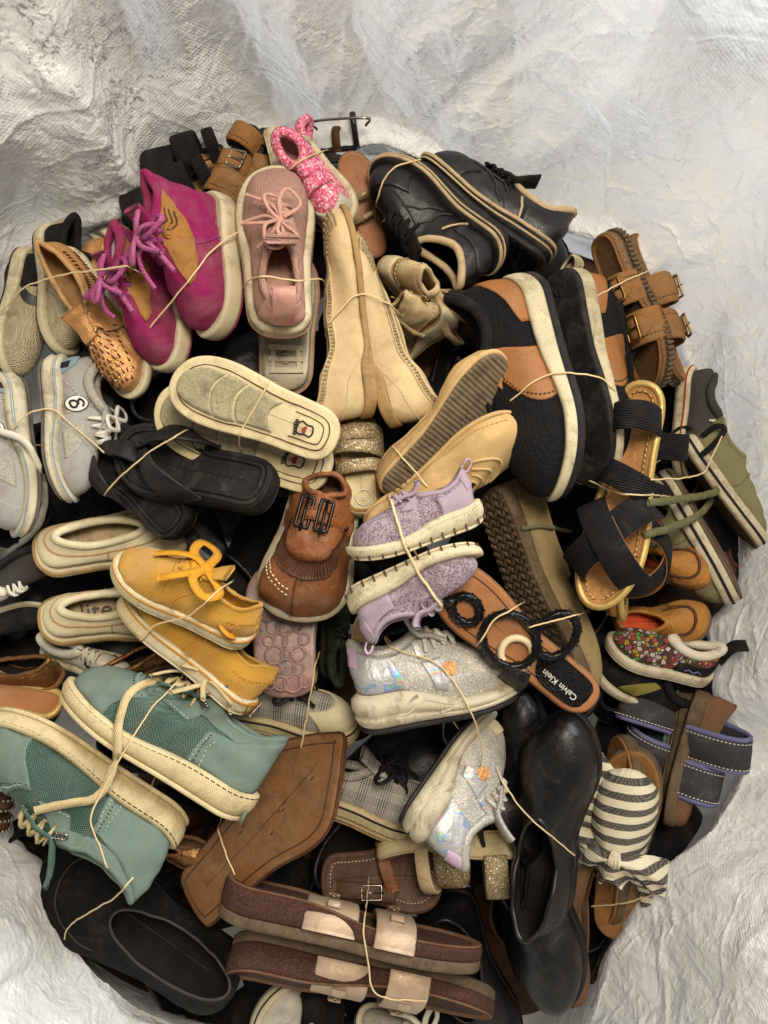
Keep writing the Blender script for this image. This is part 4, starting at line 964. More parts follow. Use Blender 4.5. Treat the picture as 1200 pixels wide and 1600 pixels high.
# ------------------------------------------------------------------ the heap, middle
def pink_baby(label, heel, toe, roll, foot):
    s = SH('toddler_slip_on', label, heel, toe, roll, out='kid', W=.98, foot=foot, ts=.02, hs=.01, crumple=.001)
    sneaker(s, 'pink_canvas', 'sole_cream', 'sole_cream', 'pink_lining', th=.08, tf=.075, cr=.004, sh=dict(xo1=.5, hh=.2, hs=.16, ht=.2, toeH=.13), out_h=.012)
    # raised glitter-rubber pads on the sole, parted by grooves
    def pad(x0, x1, sh_):
        n, m = 14, 12; X, Y = np.meshgrid(np.linspace(x0, x1, n), np.linspace(-1, 1, m), indexing='ij')
        Xc = X + sh_[0] * (1 - Y ** 2) * (1 - (X - x0) / (x1 - x0)) + sh_[1] * (1 - Y ** 2) * (X - x0) / (x1 - x0)
        yl = np.interp(Xc * s.L, s.half[0][:, 0], s.half[0][:, 1]) - .011; yr = np.interp(Xc * s.L, s.half[1][:, 0], s.half[1][:, 1]) + .011
        yy = (yl + yr) / 2 + (yl - yr) / 2 * Y; P = np.stack([Xc * s.L, yy, s.zb(Xc * s.L) - .0016], -1)
        Vt = P.reshape(-1, 3); idx = np.arange(n * m).reshape(n, m); loop = np.r_[idx[:, 0], idx[-1, 1:], idx[-2::-1, -1], idx[0, -2:0:-1]]
        low = Vt[loop] + np.array([0, 0, .003]); f = gridf(n, m, flip=True).tolist(); ln = len(loop)
        for i in range(ln): f.append([int(loop[i]), int(loop[(i + 1) % ln]), n * m + (i + 1) % ln, n * m + i])
        s.part('sole_pad', np.vstack([Vt, low]), f, M_['sole_glitter'])
    pad(.055, .955, (0, 0)) if False else None
    for a, b, c in ((.36, .565, (.05, .05)), (.58, .70, (.05, .06)), (.713, .955, (.06, .012))): pad(a, b, c)
    q = np.linspace(-.99, .99, 150); B = s.B2(q) - s.N2(q) * .0075; V, f = tubeV(np.column_stack([B, s.zb(B[:, 0]) - .0002]), .0008, 5); s.part('sole_groove', V, f, M_['brown_thread'])
    q = np.linspace(-.3, .3, 60); B = s.B2(q) - s.N2(q) * .014; V, f = tubeV(np.column_stack([B, s.zb(B[:, 0]) - .0002]), .0007, 5); s.part('heel_groove', V, f, M_['brown_thread'])
    # footprint with a heart on the heel
    c = under(s, .19, 0, .0006); k = s.L * .07
    fp = crom([c + np.array([x, y * foot, 0]) * k for x, y in ((-.75, 0), (-.6, .42), (-.1, .42), (.35, .6), (.62, .3), (.62, -.3), (.35, -.5), (-.1, -.38), (-.6, -.4))], 50, True)
    V, f = tubeV(fp, .0009, 5, True); toes = [tubeV(np.array([c + np.array([.86 + .12 * math.cos(a) - .07 * abs(i - 1), (.48 - .26 * i) * foot + .1 * math.sin(a), 0]) * k for a in np.linspace(0, 6.28, 9)[:-1]]), .0007, 5, True) for i in range(5)]
    V, f = joinVF([(V, f)] + toes); s.part('footprint_mark', V, f, M_['ink'])
    t = np.linspace(0, 2 * math.pi, 30, endpoint=False); hxp = 16 * np.sin(t) ** 3; hyp = 13 * np.cos(t) - 5 * np.cos(2 * t) - 2 * np.cos(3 * t) - np.cos(4 * t)
    ring = c + np.stack([-hyp / 17 * .3 * k, hxp / 17 * .32 * k, 0 * t - .0007], -1); s.part('heart_mark', np.vstack([ring, [c + np.array([0, 0, -.0009])]]), [[i, (i + 1) % 30, 30] for i in range(30)], M_['red_ink'])
    s.panel('heel_label', M_['ink'], -.07, .07, .12, .7, .0016); s.panel('heel_label_face', M_['lilac_lining'], -.055, .055, .2, .6, .0022)
    for sg in (-1, 1): s.line('seam', M_['pink_lining'], [sg * .2, sg * .5, sg * .9], [.2, .25, .3], .0007)
    return s
pink_baby('pink toddler slip-on turned over, speckled sole with red heart', (525, 688, .065), (278, 592, .075), 176, 1)
pink_baby('pink toddler slip-on turned over beneath its mate, only edge showing', (515, 738, .02), (255, 634, .02), 177, -1)

def thong(label, heel, toe, roll, foot):
    s = SH('thong_sandal', label, heel, toe, roll, W=1.36, foot=foot, ts=.03)
    sandal_base(s, 'black_foam', 'black_foam', 'black_rubber', th=.16, tf=.12, dish=.006, foot_h=.02)
    q = np.linspace(-1, 1, 120, endpoint=False); B = s.B2(q) - s.N2(q) * .010; t = B[:, 0] / s.L
    V, f = tubeV(np.column_stack([B, s.zb(B[:, 0]) + s.base(t) - .001]), .0028, 6, True); s.part('footbed_lip', V, f, M_['black_foam'])
    L = s.L; tp = np.array([.80 * L, -.02 * L * foot, s.base(.8) + .0]); up_ = np.array([0, 0, 1.])
    for sg in (-1, 1):
        e = s.ywid(.42)[0 if sg > 0 else 1]
        P = crom([tp + up_ * .002, tp + np.array([-.03 * L, sg * .03 * L, .085 * L]), np.array([.62 * L, e * .75, s.base(.6) + .17 * L]), np.array([.50 * L, e * 1.02, s.base(.5) + .10 * L]), np.array([.42 * L, e * 1.02, s.base(.42) - .02 * L])], 30)
        n_ = nrm(P - np.column_stack([P[:, 0], 0 * P[:, 0], np.full(30, s.base(.5) + .02 * L)]) + np.array([0, 0, .01])); V, f = bandV(P, np.cross(np.gradient(P, axis=0), n_), np.linspace(.05, .2, 30) * L, .0045); s.part('strap', V, f, M_['black_rubber'])
    V, f = tubeV(np.array([tp + up_ * -.002, tp + up_ * .02]), .004, 8); s.part('toe_post', V, f, M_['black_rubber'])
    return s
thong('black foam thong sandal on top, strap arched at its left end', (425, 762, .07), (182, 698, .02), 14, 1)
thong('black foam thong sandal underneath, thick heel end toward the yellow shoe', (285, 830, .03), (128, 668, -.0), -16, -1)
s = SH('patent_wedge', 'black patent wedge under the thong sandals', (342, 880, -.03), (232, 770, -.05), -70, W=1.1); flat_shoe(s, 'black_leather', 'black_rubber', 'dark_lining', th=.16, tf=.1)

def cream_slip(label, heel, toe, roll, foot):
    s = SH('slip_on', label, heel, toe, roll, W=1.34, foot=foot, crumple=.0012)
    L = s.L; hi = heel_to_fore(.1 * L, .08 * L); s.slab('outsole', 0, hi, M_['cream_leather'], .003); s.set_base(hi)
    edge_line(s, 'gum_line', M_['tan_rubber'], lambda t: hi(t) * .8, .0035, .0022)
    s.shape(xo0=.11, xo1=.66, ob=.58, hh=.18, hs=.15, ht=.17, toeH=.13, bulge=.06, fl=.4); s.upper(M_['cream_leather'], M_['beige_lining'], M_['cream_leather'], .005, M_['beige_lining'])
    s.line('topline_seam', M_['tan_lining'], [-.99, -.5, -.2, 0, .2, .5, .99], [.72, .68, .66, .64, .66, .68, .72], .0009, False, .0004)
    for sg in (-1, 1): s.line('side_seam', M_['tan_lining'], [sg * .42, sg * .42], [0.02, .7], .0008, False, .0004)
    if foot < 0: text_part(s, 'flolite', M_['heel_print'], (.25 * L, -.0 * L, s.base(.25) + .0048), (1, 0, 0), (0, 0, 1), .03)
    return s
cream_slip('cream leather slip-on with padded rim, upper of its pair', (58, 860, .01), (305, 828, -.06), -24, 1)
cream_slip('cream leather slip-on with lettering on its insole, lower of its pair', (66, 968, -.0), (305, 930, -.07), -22, -1)

def cord_sneaker(label, heel, toe, roll, foot, tag=True):
    s = SH('corduroy_sneaker', label, heel, toe, roll, W=1.12, foot=foot, ts=.03, crumple=.004)
    mo = sneaker(s, 'yellow_cord', 'white_rubber', 'white_rubber', 'yellow_lace', th=.1, tf=.095, cr=.0025, stripe='yellow_rubber', stripe_at=(.72, .86), sh=dict(xo1=.40, ob=.6, hh=.24, hs=.17, ht=.25, toeH=.12, inset=.003), out_h=.012)
    s.slab('toe_bumper', lambda t: .012 * s.L, lambda t: .085 * s.L, M_['cream_rubber'], .0042, x0=.72, x1=1.2, parent=mo, rnd=.001, K=2)
    s.line('toe_seam', M_['yellow_lace'], [.62, .75, 1, 1.25, 1.38], [.3, .62, .72, .62, .3], .0009, True, .0006); s.line('heel_seam', M_['yellow_lace'], [-.25, 0, .25], [.55, .6, .55], .0009)
    for sg in (-1, 1): s.line('quarter_seam', M_['yellow_lace'], [sg * .5, sg * .56, sg * .62], [.02, .5, .85], .001, False, .0004)
    s.tongue(M_['yellow_cord'], .58, .4, .14, .1)
    s.laces([.45, .51, .57], .055, M_['yellow_lace'], .0045, .004, flat=.35); s.bow(.46, 0, M_['yellow_lace'], .24, .0058, .006, flat=.25, ang=.4, zl=.1)
    if tag:
        L = s.L; q = np.linspace(-.075, .075, 14); B = s.B2(q) + s.N2(q) * .0048
        P = np.column_stack([B, s.zb(B[:, 0]) + .052 * L]); V, f = bandV(P, (0, 0, 1), .075 * L, .002); lb = s.part('heel_label', V, f, M_['yellow_rubber'])
        text_part(s, 'SPERRY', M_['white_ink'], (-.0062, 0, s.zb(0) + .052 * L), (0, -1, 0), (-1, 0, 0), .0125, parent=lb)
    return s
cord_sneaker('yellow corduroy sneaker with laces knotted, upper of its pair', (398, 985, .055), (186, 868, .065), 48, 1, False)
cord_sneaker('yellow corduroy sneaker with lettered heel label, lower of its pair', (402, 1092, .04), (205, 925, .03), 72, -1)

s = SH('moccasin_loafer', 'cognac leather moccasin loafer with double buckle strap', (515, 745, .02), (456, 965, .055), 4, W=1.58, out='kid', crumple=.004, ts=.0)
sneaker(s, 'cognac', 'clear_rubber', 'clear_pink', 'brown_lining', th=.06, tf=.06, cr=.003, sh=dict(xo1=.2, ob=.6, hh=.25, hs=.24, ht=.34, toeH=.34, fl=.35, vrise=.9, bulge=.03))
s.panel('apron', M_['cognac'], .5, 1.5, lambda u: .52 + .04 * np.sin(u * math.pi), 1.0, .0028, 50)
out = [tubeV(s.S(np.full(5, q), np.linspace(.45, .56, 5)) + s.Nn(np.full(5, q), np.linspace(.45, .56, 5)) * .0028, .0019, 5) for q in np.linspace(.56, 1.44, 46)]
V, f = joinVF(out); s.part('whip_stitching', V, f, M_['cognac_dark'], s.up, kind='stuff')
L = s.L; P = crom([s.top(.34, y, .006) for y in np.linspace(-.22, .22, 9)], 26); V, f = bandV(P, (1, 0, 0), .1 * L, .004); st = s.part('strap', V, f, M_['cognac'])
for dx in (-.035, .035):
    e = P + np.array([dx * L, 0, .0028]); V, f = dashes(e, .0007); s.part('stitching', V, f, M_['cognac_dark'], st, kind='stuff')
for dy in (-.075, .055): buckle(s, s.top(.34, dy, .0105), (1, 0, 0), (0, 0, 1), .2 * L, .08 * L, M_['gunmetal'], .0022, st)
V, f = sph(s.top(.34, .19, .009), .004, (1, 1, .6)); s.part('rivet', V, f, M_['gunmetal'], st)
s.line('front_seam', M_['cognac_dark'], [1, 1], [.02, .45], .0011, False, .0004); s.line('side_seam', M_['cream_thread'], [1.04, 1.2, 1.34], [.34, .36, .36], .0008, True, .001); s.line('side_seam', M_['cream_thread'], [1.04, 1.2, 1.34], [.30, .32, .32], .0008, True, .001)
s = SH('moccasin_loafer', 'driving loafer turned over, translucent pink sole with round nubs', (450, 1086, .0), (445, 880, -.03), 178, W=1.36, out='kid', foot=-1)
sneaker(s, 'cognac', 'clear_rubber', 'clear_pink', 'brown_lining', th=.06, tf=.06)
for i, (x, y) in enumerate([(x, y) for x in np.arange(.09, .7, .105) for y in np.arange(-.13, .14, .087)]):
    yy = y + .04 * (int(x * 10) % 2); e = s.ywid(x)
    if not (e[1] / s.L + .05 < yy < e[0] / s.L - .05): continue
    c = under(s, x, yy, .0005); R = .006 + .0022 * ((i * 7) % 3)
    V, f = tubeV(np.array([c + np.array([math.cos(a), math.sin(a), 0]) * R for a in np.linspace(0, 6.283, 17)[:-1]]), .0017, 6, True); s.part('sole_nub', V, f, M_['clear_pink'])

s = SH('toddler_sandal', 'gold glitter toddler sandal, footbed marked with a size 6', (570, 806, .03), (556, 650, .0), 4, out='kid', W=1.25)
sandal_base(s, 'nubuck_tan', 'cream_rubber', 'cream_rubber', th=.19, tf=.14)
s.shape(xo1=.5, ob=.78, hh=.3, hs=.26, ht=.25, toeH=.15); s.up = s.root
s.strap('toe_strap', M_['gold_glitter'], .75, .75, .28, .16); s.strap('ankle_strap', M_['gold_glitter'], .66, .6, .26, .16, .004, inset=-.02); s.strap('instep_strap', M_['gold_glitter'], .44, .46, .16, .13, .004, inset=-.04)
L = s.L; c = np.array([.16 * L, 0, s.base(.16) + .0004]); V, f = tubeV(np.array([c + np.array([math.cos(a), math.sin(a), 0]) * .009 for a in np.linspace(0, 6.283, 21)[:-1]]), .0007, 5, True); s.part('size_ring', V, f, M_['white_ink'])
text_part(s, '6', M_['white_ink'], c, (0, -1, 0), (0, 0, 1), .011, name='size_number')

def espadrille(label, heel, toe, roll, foot):
    s = SH('canvas_flat', label, heel, toe, roll, out='round', W=1.15, foot=foot, ts=.035, crumple=.0025, twist=.15)
    L = s.L; hi = heel_to_fore(.04 * L, .04 * L); s.slab('outsole', 0, .022 * L, M_['jute_sole'], -.002, tread=lambda x, y: .0008 * np.sin(x * 160)); s.slab('foxing', .02 * L, hi, M_['beige_suede'], .001); s.set_base(hi)
    s.shape(xo1=.62, ob=.78, hh=.19, hs=.12, ht=.17, toeH=.12, inset=.002, bulge=.03, fl=.4); s.upper(M_['beige_suede'], M_['brown_lining'], M_['beige_suede'], .002, M_['tan_lining'], th=.0022)
    for v in (.62, .74, .86): s.line('pleat', M_['beige_suede'], [.72, .86, 1, 1.14, 1.28], [v, v + .05, v + .06, v + .05, v], .002, False, .0002)
    s.line('seam', M_['tan_lining'], [-.9, -.4, 0, .4, .9], [.12, .12, .12, .12, .12], .0006, True, .0004)
    return s
espadrille('beige suede flat on its side, grey rope-textured sole showing', (596, 762, .04), (778, 548, .075), -142, 1)
espadrille('beige suede flat with its dark opening facing lower right', (585, 848, .05), (824, 666, .08), 46, -1)

def lav(label, heel, toe, roll, foot):
    s = SH('knit_sneaker', label, heel, toe, roll, out='kid', W=.9, foot=foot, ts=.06, crumple=.002)
    pr = [(0, -.003), (.1, 0), (.3, .0025), (.6, .003), (.9, .002), (1, -.003)]
    mo = sneaker(s, 'lavender_knit', 'white_rubber', 'white_rubber', 'lilac_lining', th=.17, tf=.11, prof=pr, cr=.003, collar='lavender', sh=dict(xo1=.42, ob=.58, hh=.25, hs=.17, ht=.23, toeH=.14), out_h=.02)
    ribs_round(s, 'sole_cuts', M_['brown_thread'], -.97, .97, .001, lambda t: heel_to_fore(.075, .05)(t) * s.L, 26, .0042, .0011, mo)
    ribs_round(s, 'sole_flutes', M_['white_rubber'], -.95, .95, lambda t: heel_to_fore(.08, .055)(t) * s.L, lambda t: heel_to_fore(.14, .085)(t) * s.L, 110, .0052, .0007, mo)
    s.panel('heel_counter', M_['lavender'], -.3, .3, 0, lambda u: .98 - .25 * np.abs(2 * u - 1), .0018)
    s.panel('heel_tab', M_['lavender'], -.1, .1, .5, 1.08, .0028)
    for sg in (-1, 1): s.panel('eyestay', M_['lavender'], sg * .55, sg * .68, .62, .98, .0018); s.line('seam', M_['lilac_lining'], [sg * .29, sg * .27, sg * .15], [.05, .5, .9], .0007)
    s.tongue(M_['lavender'], .58, .4, .16, .08, .0); s.laces([.47, .54, .6], .06, M_['lavender'], .0026)
    V, f = bandV(crom([s.S(0, .95) + np.array([-.003, 0, 0]), s.S(0, 1.0) + np.array([-.010, 0, .004]), s.S(0, 1.0) + np.array([-.008, .002, .010]), s.S(0, 1) + np.array([0, 0, .004])], 16), (0, 1, 0), .007, .0015); s.part('pull_loop', V, f, M_['lilac_lining'])
    return s
lav('lavender knit toddler sneaker on its side, upper of its banded pair', (745, 792, .1), (550, 861, .105), 84, 1)
lav('lavender knit toddler sneaker on its side, lower of its banded pair', (553, 946, .095), (745, 862, .105), 82, -1)

# flat sandal with beaded rings
s = SH('ring_sandal', 'tan flat sandal with black beaded ring strap and lettered heel pad', (934, 1110, .095), (678, 892, .09), -4, W=.98, ts=.0)
sandal_base(s, 'caramel_footbed', 'tan_sole', 'black_rubber', th=.035, tf=.03, dish=.0, out_h=.012)
L = s.L; zt = lambda x: s.zb(x * L) + s.base(x) + .0012
q = np.linspace(-1, 1, 160, endpoint=False); B = s.B2(q) - s.N2(q) * .010; V, f = tubeV(np.column_stack([B, s.zb(B[:, 0]) + s.base(B[:, 0] / L) + .0006]), .0006, 5, True); s.part('edge_line', V, f, M_['ink'])
hp = crom([(x * L, y * L) for x, y in ((.035, 0), (.07, .07), (.18, .085), (.28, .08), (.335, .03), (.335, -.03), (.28, -.075), (.18, -.08), (.07, -.07))], 48, True)
ring = np.column_stack([hp, [zt(.18) + .0012] * 48]); low = ring - np.array([0, 0, .002]); V = np.vstack([ring, low, [[.19 * L, 0, zt(.18) + .0014]]])
s.part('heel_pad', V, [[i, (i + 1) % 48, 96] for i in range(48)] + [[48 + i, 48 + (i + 1) % 48, (i + 1) % 48, i] for i in range(48)], M_['snake_black'])
text_part(s, 'Calvin Klein', M_['white_ink'], (.19 * L, .03 * L, zt(.18) + .0019), (1, 0, 0), (0, 0, 1), .0095)
def rope(c, rx, ry, tilt=0.0, r=.0046, n=40, ph=0):
    P = np.array([[c[0] + rx * math.cos(a), c[1] + ry * math.sin(a), c[2] + tilt * math.sin(a)] for a in np.linspace(0, 2 * math.pi, n, endpoint=False)]); return tubeV(P, r, 8, True)
for c, rx, ry, tl in (((.76 * L, .045 * L, zt(.7) + .0048), .072 * L, .06 * L, 0), ((.51 * L, .02 * L, zt(.5) + .0075), .135 * L, .12 * L, 0.0), ((.36 * L, -.14 * L, zt(.4) + .006), .085 * L, .115 * L, 0.0)):
    V, f = rope(c, rx, ry, tl); o = s.part('beaded_ring', V, f, M_['beads'])
    a = np.linspace(0, 2 * math.pi, 34, endpoint=False); bd = []
    for k, aa in enumerate(a):
        for j in range(3):
            b_ = j * 2.1 + k * .7; p = np.array([c[0] + (rx + .0046 * math.cos(b_)) * math.cos(aa), c[1] + (ry + .0046 * math.cos(b_)) * math.sin(aa), c[2] + tl * math.sin(aa) + .0046 * math.sin(b_)]); bd.append(sph(p, .0016, (1, 1, 1), 5, 4))
    V, f = joinVF(bd); s.part('beads', V, f, M_['beads'], o, kind='stuff')
V, f = tubeV(crom([(.82 * L, .06 * L, zt(.7) + .012), (.87 * L, .065 * L, zt(.8) + .01), (.91 * L, .07 * L, zt(.8) - .002)], 10), .006, 8); s.part('toe_post', V, f, M_['beads'])
V, f = rope((.44 * L, .05 * L, zt(.5) + .003), .075 * L, .075 * L, 0, .0042); s.part('bone_ring', V, f, M_['bone_ring'])
V, f = bandV(crom([(.40 * L, .10 * L, zt(.4) + .014), (.38 * L, .15 * L, zt(.4) + .01), (.36 * L, .19 * L, zt(.4) - .008)], 10), (1, 0, 0), .03, .003); s.part('side_tab', V, f, M_['black_patent'])

# wavy tread of a suede shoe
s = SH('suede_shoe', 'beige suede shoe on its side, dark brown zigzag-tread sole facing up', (795, 752, -.01), (922, 1085, -.02), -130, W=.92, ts=.03)
flat_shoe(s, 'khaki_suede', 'brown_rubber', 'brown_lining', th=.06, tf=.055, sh=dict(xo1=.5, hh=.2, hs=.14, ht=.2, toeH=.13), cr=.003)
for i, x in enumerate(np.arange(.035, .98, .036)):
    yl, yr = s.ywid(min(.985, max(.02, x))); n = 26; y = np.linspace(yr + .003, yl - .003, n)
    P = np.column_stack([x * s.L + .003 * np.sin(y * 420), y, s.zb(np.full(n, x * s.L)) - .0006]); V, f = tubeV(P, .0032, 6, flat=.7, hint=(0, 0, 1)); s.part('tread_rib', V, f, M_['brown_rubber'])
s.laces([.54, .6, .66], .05, M_['khaki_lace'])
# ------------------------------------------------------------------ lower half
def holo(label, heel, toe, roll, foot):
    s = SH('holographic_sneaker', label, heel, toe, roll, out='kid', W=.86, foot=foot, ts=.05, crumple=.001)
    pr = [(0, -.004), (.08, 0), (.22, .003), (.3, .003), (.36, .0005), (.42, .0035), (.62, .005), (.8, .0035), (1, -.004)]
    mo = sneaker(s, 'silver_glitter', 'offwhite_sole', 'black_rubber', 'beige_lining', th=.24, tf=.13, prof=pr, cr=.006, collar='silver_glitter', sh=dict(xo1=.43, ob=.6, hh=.32, hs=.24, ht=.36, toeH=.16), out_h=.03)
    for sg in (-1, 1):
        s.panel('heel_side', M_['iridescent'], 0, lambda w, sg=sg: sg * (.36 - .1 * w), .02, .93, .002)
        s.panel('flash_panel', M_['iridescent'], sg * .5, lambda w, sg=sg: sg * (.56 + .12 * w), .1, .6, .0016)
        s.panel('eyestay', M_['iridescent'], sg * .5, sg * .6, .66, 1, .002)
        p, n = s.S(sg * .66, .42), s.Nn(sg * .66, .42); X = nrm(np.array([1., 0, 0]) - n * n[0]); Y = np.cross(n, X); a = np.linspace(0, 6.283, 17)[:-1]
        s.part('round_spot', np.vstack([p + n * .0022 + (X * np.cos(a)[:, None] + Y * np.sin(a)[:, None]) * .008, [p + n * .003]]), [[i, (i + 1) % 16, 16] for i in range(16)], M_['rose_gold'], s.up)
        V, f = joinVF([tubeV(np.array([[x * s.L, s.B2(np.array([sg * x]))[0][1] + sg * .0062, s.zb(x * s.L) + z * s.L] for x, z in pts]), .0017, 6) for pts in (((.08, .10), (.3, .10), (.42, .17), (.55, .12), (.8, .075)), ((.1, .15), (.28, .15), (.38, .2)), ((.5, .075), (.62, .10), (.85, .06)))]); s.part('sole_ridges', V, f, M_['offwhite_sole'], mo, crumple=False)
    s.panel('heel_tab', M_['lilac_lining'], -.09, .09, .55, 1.05, .003); s.panel('toe_rubber', M_['white_rubber'], .85, 1.15, -.05, .2, .002)
    s.tongue(M_['silver_glitter'], .58, .42, .18, .18, .02, .006); s.laces([.48, .54, .6, .66], .06, M_['white_lace'], .003)
    return s
holo('holographic silver chunky sneaker on its side, heel to the left', (562, 1114, .04), (806, 1066, .04), -78, 1)
holo('holographic silver chunky sneaker heel down, black outsole up', (642, 1296, .03), (765, 1118, -.03), 90, -1)

def teal(label, heel, toe, roll, foot):
    s = SH('oxford_shoe', label, heel, toe, roll, W=.92, foot=foot, ts=.045, crumple=.003)
    L = s.L; pr = [(0, -.004), (.15, 0), (.4, .002), (.8, .002), (.92, .001), (1, -.002)]
    mo = sneaker(s, 'teal_canvas', 'cream_rubber', 'cream_rubber', 'beige_lining', th=.13, tf=.095, prof=pr, cr=.0035, collar='teal_leather', sh=dict(xo1=.42, ob=.66, hh=.27, hs=.22, ht=.27, toeH=.13, bulge=.02), out_h=.02)
    edge_line(s, 'welt_stitching', M_['brown_thread'], lambda t: heel_to_fore(.13, .095)(t) * L - .004, .0044, .0008, True, parent=mo)
    q = np.linspace(-.1, .1, 8)
    s.panel('toe_cap', M_['teal_leather'], .73, 1.27, 0, lambda u: .5 + .12 * np.sin(u * math.pi), .0016, 50)
    s.panel('heel_counter', M_['teal_leather'], -.36, .36, 0, lambda u: .66 + .3 * np.cos((u - .5) * 3.0) * 0 + .34 * (1 - np.abs(2 * u - 1) ** 1.5) - .02, .0018, 60)
    s.panel('collar_strip', M_['teal_leather'], -.56, .56, .80, 1.0, .0014, 60)
    for sg in (-1, 1):
        s.panel('eyestay', M_['teal_leather'], sg * .52, sg * .72, .60, 1.0, .0018)
        out = [sph(s.S(sg * (.33 - .0 * i), v) + s.Nn(sg * .33, v) * .0018, .0013, (1, 1, .5), 6, 4) for i, v in enumerate(np.linspace(.05, .6, 9))] + [sph(s.S(1 - sg * qq, v) + s.Nn(1 - sg * qq, v) * .0017, .0013, (1, 1, .5), 6, 4) for qq, v in zip(np.linspace(.03, .25, 9), np.linspace(.56, .46, 9))]
        V, f = joinVF(out); s.part('punch_holes', V, f, M_['ink'], s.up, kind='stuff')
        s.line('seam', M_['teal_thread'], [sg * .345, sg * .35, sg * .33], [.03, .35, .62], .0007, True, .0024); s.line('seam', M_['teal_thread'], [sg * .30, sg * .31, sg * .29], [.03, .35, .62], .0007, True, .0024)
        s.line('seam', M_['teal_thread'], [1 - sg * .01, 1 - sg * .14, 1 - sg * .255], [.585, .54, .46], .0007, True, .0022); s.line('seam', M_['teal_thread'], [sg * .53, sg * .62, sg * .71], [.62, .62, .62], .0007, True, .0026)
        V, f = joinVF([tubeV(np.array([s.S(sg * qq, .90) + s.Nn(sg * qq, .9) * .0028 + np.array([math.cos(a) * .0035, math.sin(a) * .0035 * .4, math.sin(a) * .003]) for a in np.linspace(0, 6.2, 10)[:-1]]), .001, 5, True) for qq in (.54, .59, .64, .69)]); s.part('eyelets', V, f, M_['steel'], s.up, kind='stuff')
    s.tongue(M_['teal_canvas'], .60, .42, .17, .15, .03, .004)
    s.laces([.47, .52, .57, .62], .065, M_['cream_lace'], .003, .004, flat=.4)
    sg = foot; b = s.B2(np.array([.05]))[0]; V, f = boxV((b[0] - .003, 0.02, .05 * L), (.004, .008, .014)); s.part('heel_tag', V, f, M_['teal_leather'], mo)
    return s
s = teal('teal canvas oxford, back one of its pair, cream sole to the lower left', (398, 1246, .06), (112, 1062, .055), 80, 1)
s.bow(.48, 0, M_['cream_lace'], .2, .0038, .01, flat=.5, ang=.9); s.bow(.47, 0, M_['cream_lace'], .15, .0038, .016, flat=.5, ang=2.2, name='lace_loop')
teal('teal canvas oxford, front one of its pair, collar gaping downward', (272, 1318, .06), (-22, 1132, .065), -80, -1)

s = SH('leather_flat', 'brown flat turned over, wide tan pointed sole facing the viewer', (325, 1405, -.06), (556, 1150, -.01), 160, out='kite', W=1.35, ts=.02)
flat_shoe(s, 'cognac', 'tan_sole', 'brown_lining', th=.03, tf=.02); edge_line(s, 'sole_edge', M_['cognac_dark'], .004, .002, .0016)
q = np.linspace(-1, 1, 160, endpoint=False); B = s.B2(q) - s.N2(q) * .009; V, f = tubeV(np.column_stack([B, s.zb(B[:, 0]) - .0002]), .0009, 5, True); s.part('welt_groove', V, f, M_['cognac_dark'])
V, f = joinVF([sph(under(s, x, y, -.0002), .0022, (2.2, .5, .3), 6, 4) for x, y in ((.6, .02), (.62, .03), (.64, .015), (.4, -.04), (.43, -.05), (.8, .03), (.52, .06))]); s.part('scuffs', V, f, M_['punch_dark'], kind='stuff')

def plaid_(label, heel, toe, roll, foot):
    s = SH('plaid_sneaker', label, heel, toe, roll, W=1.02, foot=foot)
    mo = sneaker(s, 'plaid', 'cream_rubber', 'tan_rubber', 'dark_lining', th=.15, tf=.15, stripe='ink', stripe_at=(.8, .88), sh=dict(toeH=.15))
    ribs_round(s, 'foxing_ribs', M_['cream_rubber'], -1, 1, .008, .07 * s.L, 120, .0036, .0016, mo)
    s.panel('toe_cap', M_['cream_leather'], .74, 1.26, 0, .46, .002, 40); s.tongue(M_['plaid'], .56, .42, .15); s.laces([.48, .54, .6, .66], .06, M_['ink'], .0032); s.bow(.5, 0, M_['ink'], .2, .003)
plaid_('glen plaid sneaker with cream rubber toe, behind the yellow heel', (345, 1098, -.05), (556, 1138, -.03), -42, 1)
plaid_('glen plaid sneaker under the silver sneaker, ribbed cream sole edge', (470, 1218, -.07), (690, 1290, -.07), -52, -1)
s = SH('camo_shoe', 'dark olive canvas shoe deep between loafer and lavender pair', (520, 1060, -.05), (535, 900, -.04), 15); sneaker(s, 'camo', 'black_rubber', 'black_rubber', 'dark_lining'); s.laces([.48, .54, .6], .06, M_['camo'], .003)
s = SH('bone_flat', 'bone coloured slim flat standing behind the silver sneaker', (590, 1090, -.04), (570, 960, -.02), 60); flat_shoe(s, 'beige_suede', 'cream_rubber', 'beige_lining')

def bronze_(label, heel, toe, roll, foot, W=1.0):
    s = SH('metallic_flat', label, heel, toe, roll, out='almond', W=W, foot=foot, crumple=.002)
    flat_shoe(s, 'bronze', 'tan_sole', 'dark_lining', th=.05, tf=.03, sh=dict(xo1=.64, hh=.24, hs=.17, ht=.16, ob=.8), cr=.003); s.line('topline_stitching', M_['gold_stud'], [-.99, -.5, 0, .5, .99], [.92, .9, .9, .9, .92], .0007, True, .0006)
    return s
bronze_('bronze metallic flat, dark opening showing behind the yellow shoe', (165, 1062, -.03), (315, 985, -.04), -28, 1)
bronze_('bronze metallic flat, rounded toe poking out below the teal shoes', (190, 1290, -.05), (338, 1352, -.04), 10, -1)
bronze_('brown metallic slip-on at the left edge above the teal toe', (92, 1050, .0), (-75, 1040, -.02), 30, 1, 1.2)
s = SH('metallic_sandal', 'tan footbed of a gold-edged sandal at the left edge', (92, 1098, .015), (-80, 1055, .015), 20, W=1.1); sandal_base(s, 'caramel_footbed', 'bronze', 'brown_rubber', th=.04, tf=.03, rim='gold_leather', dish=.001)
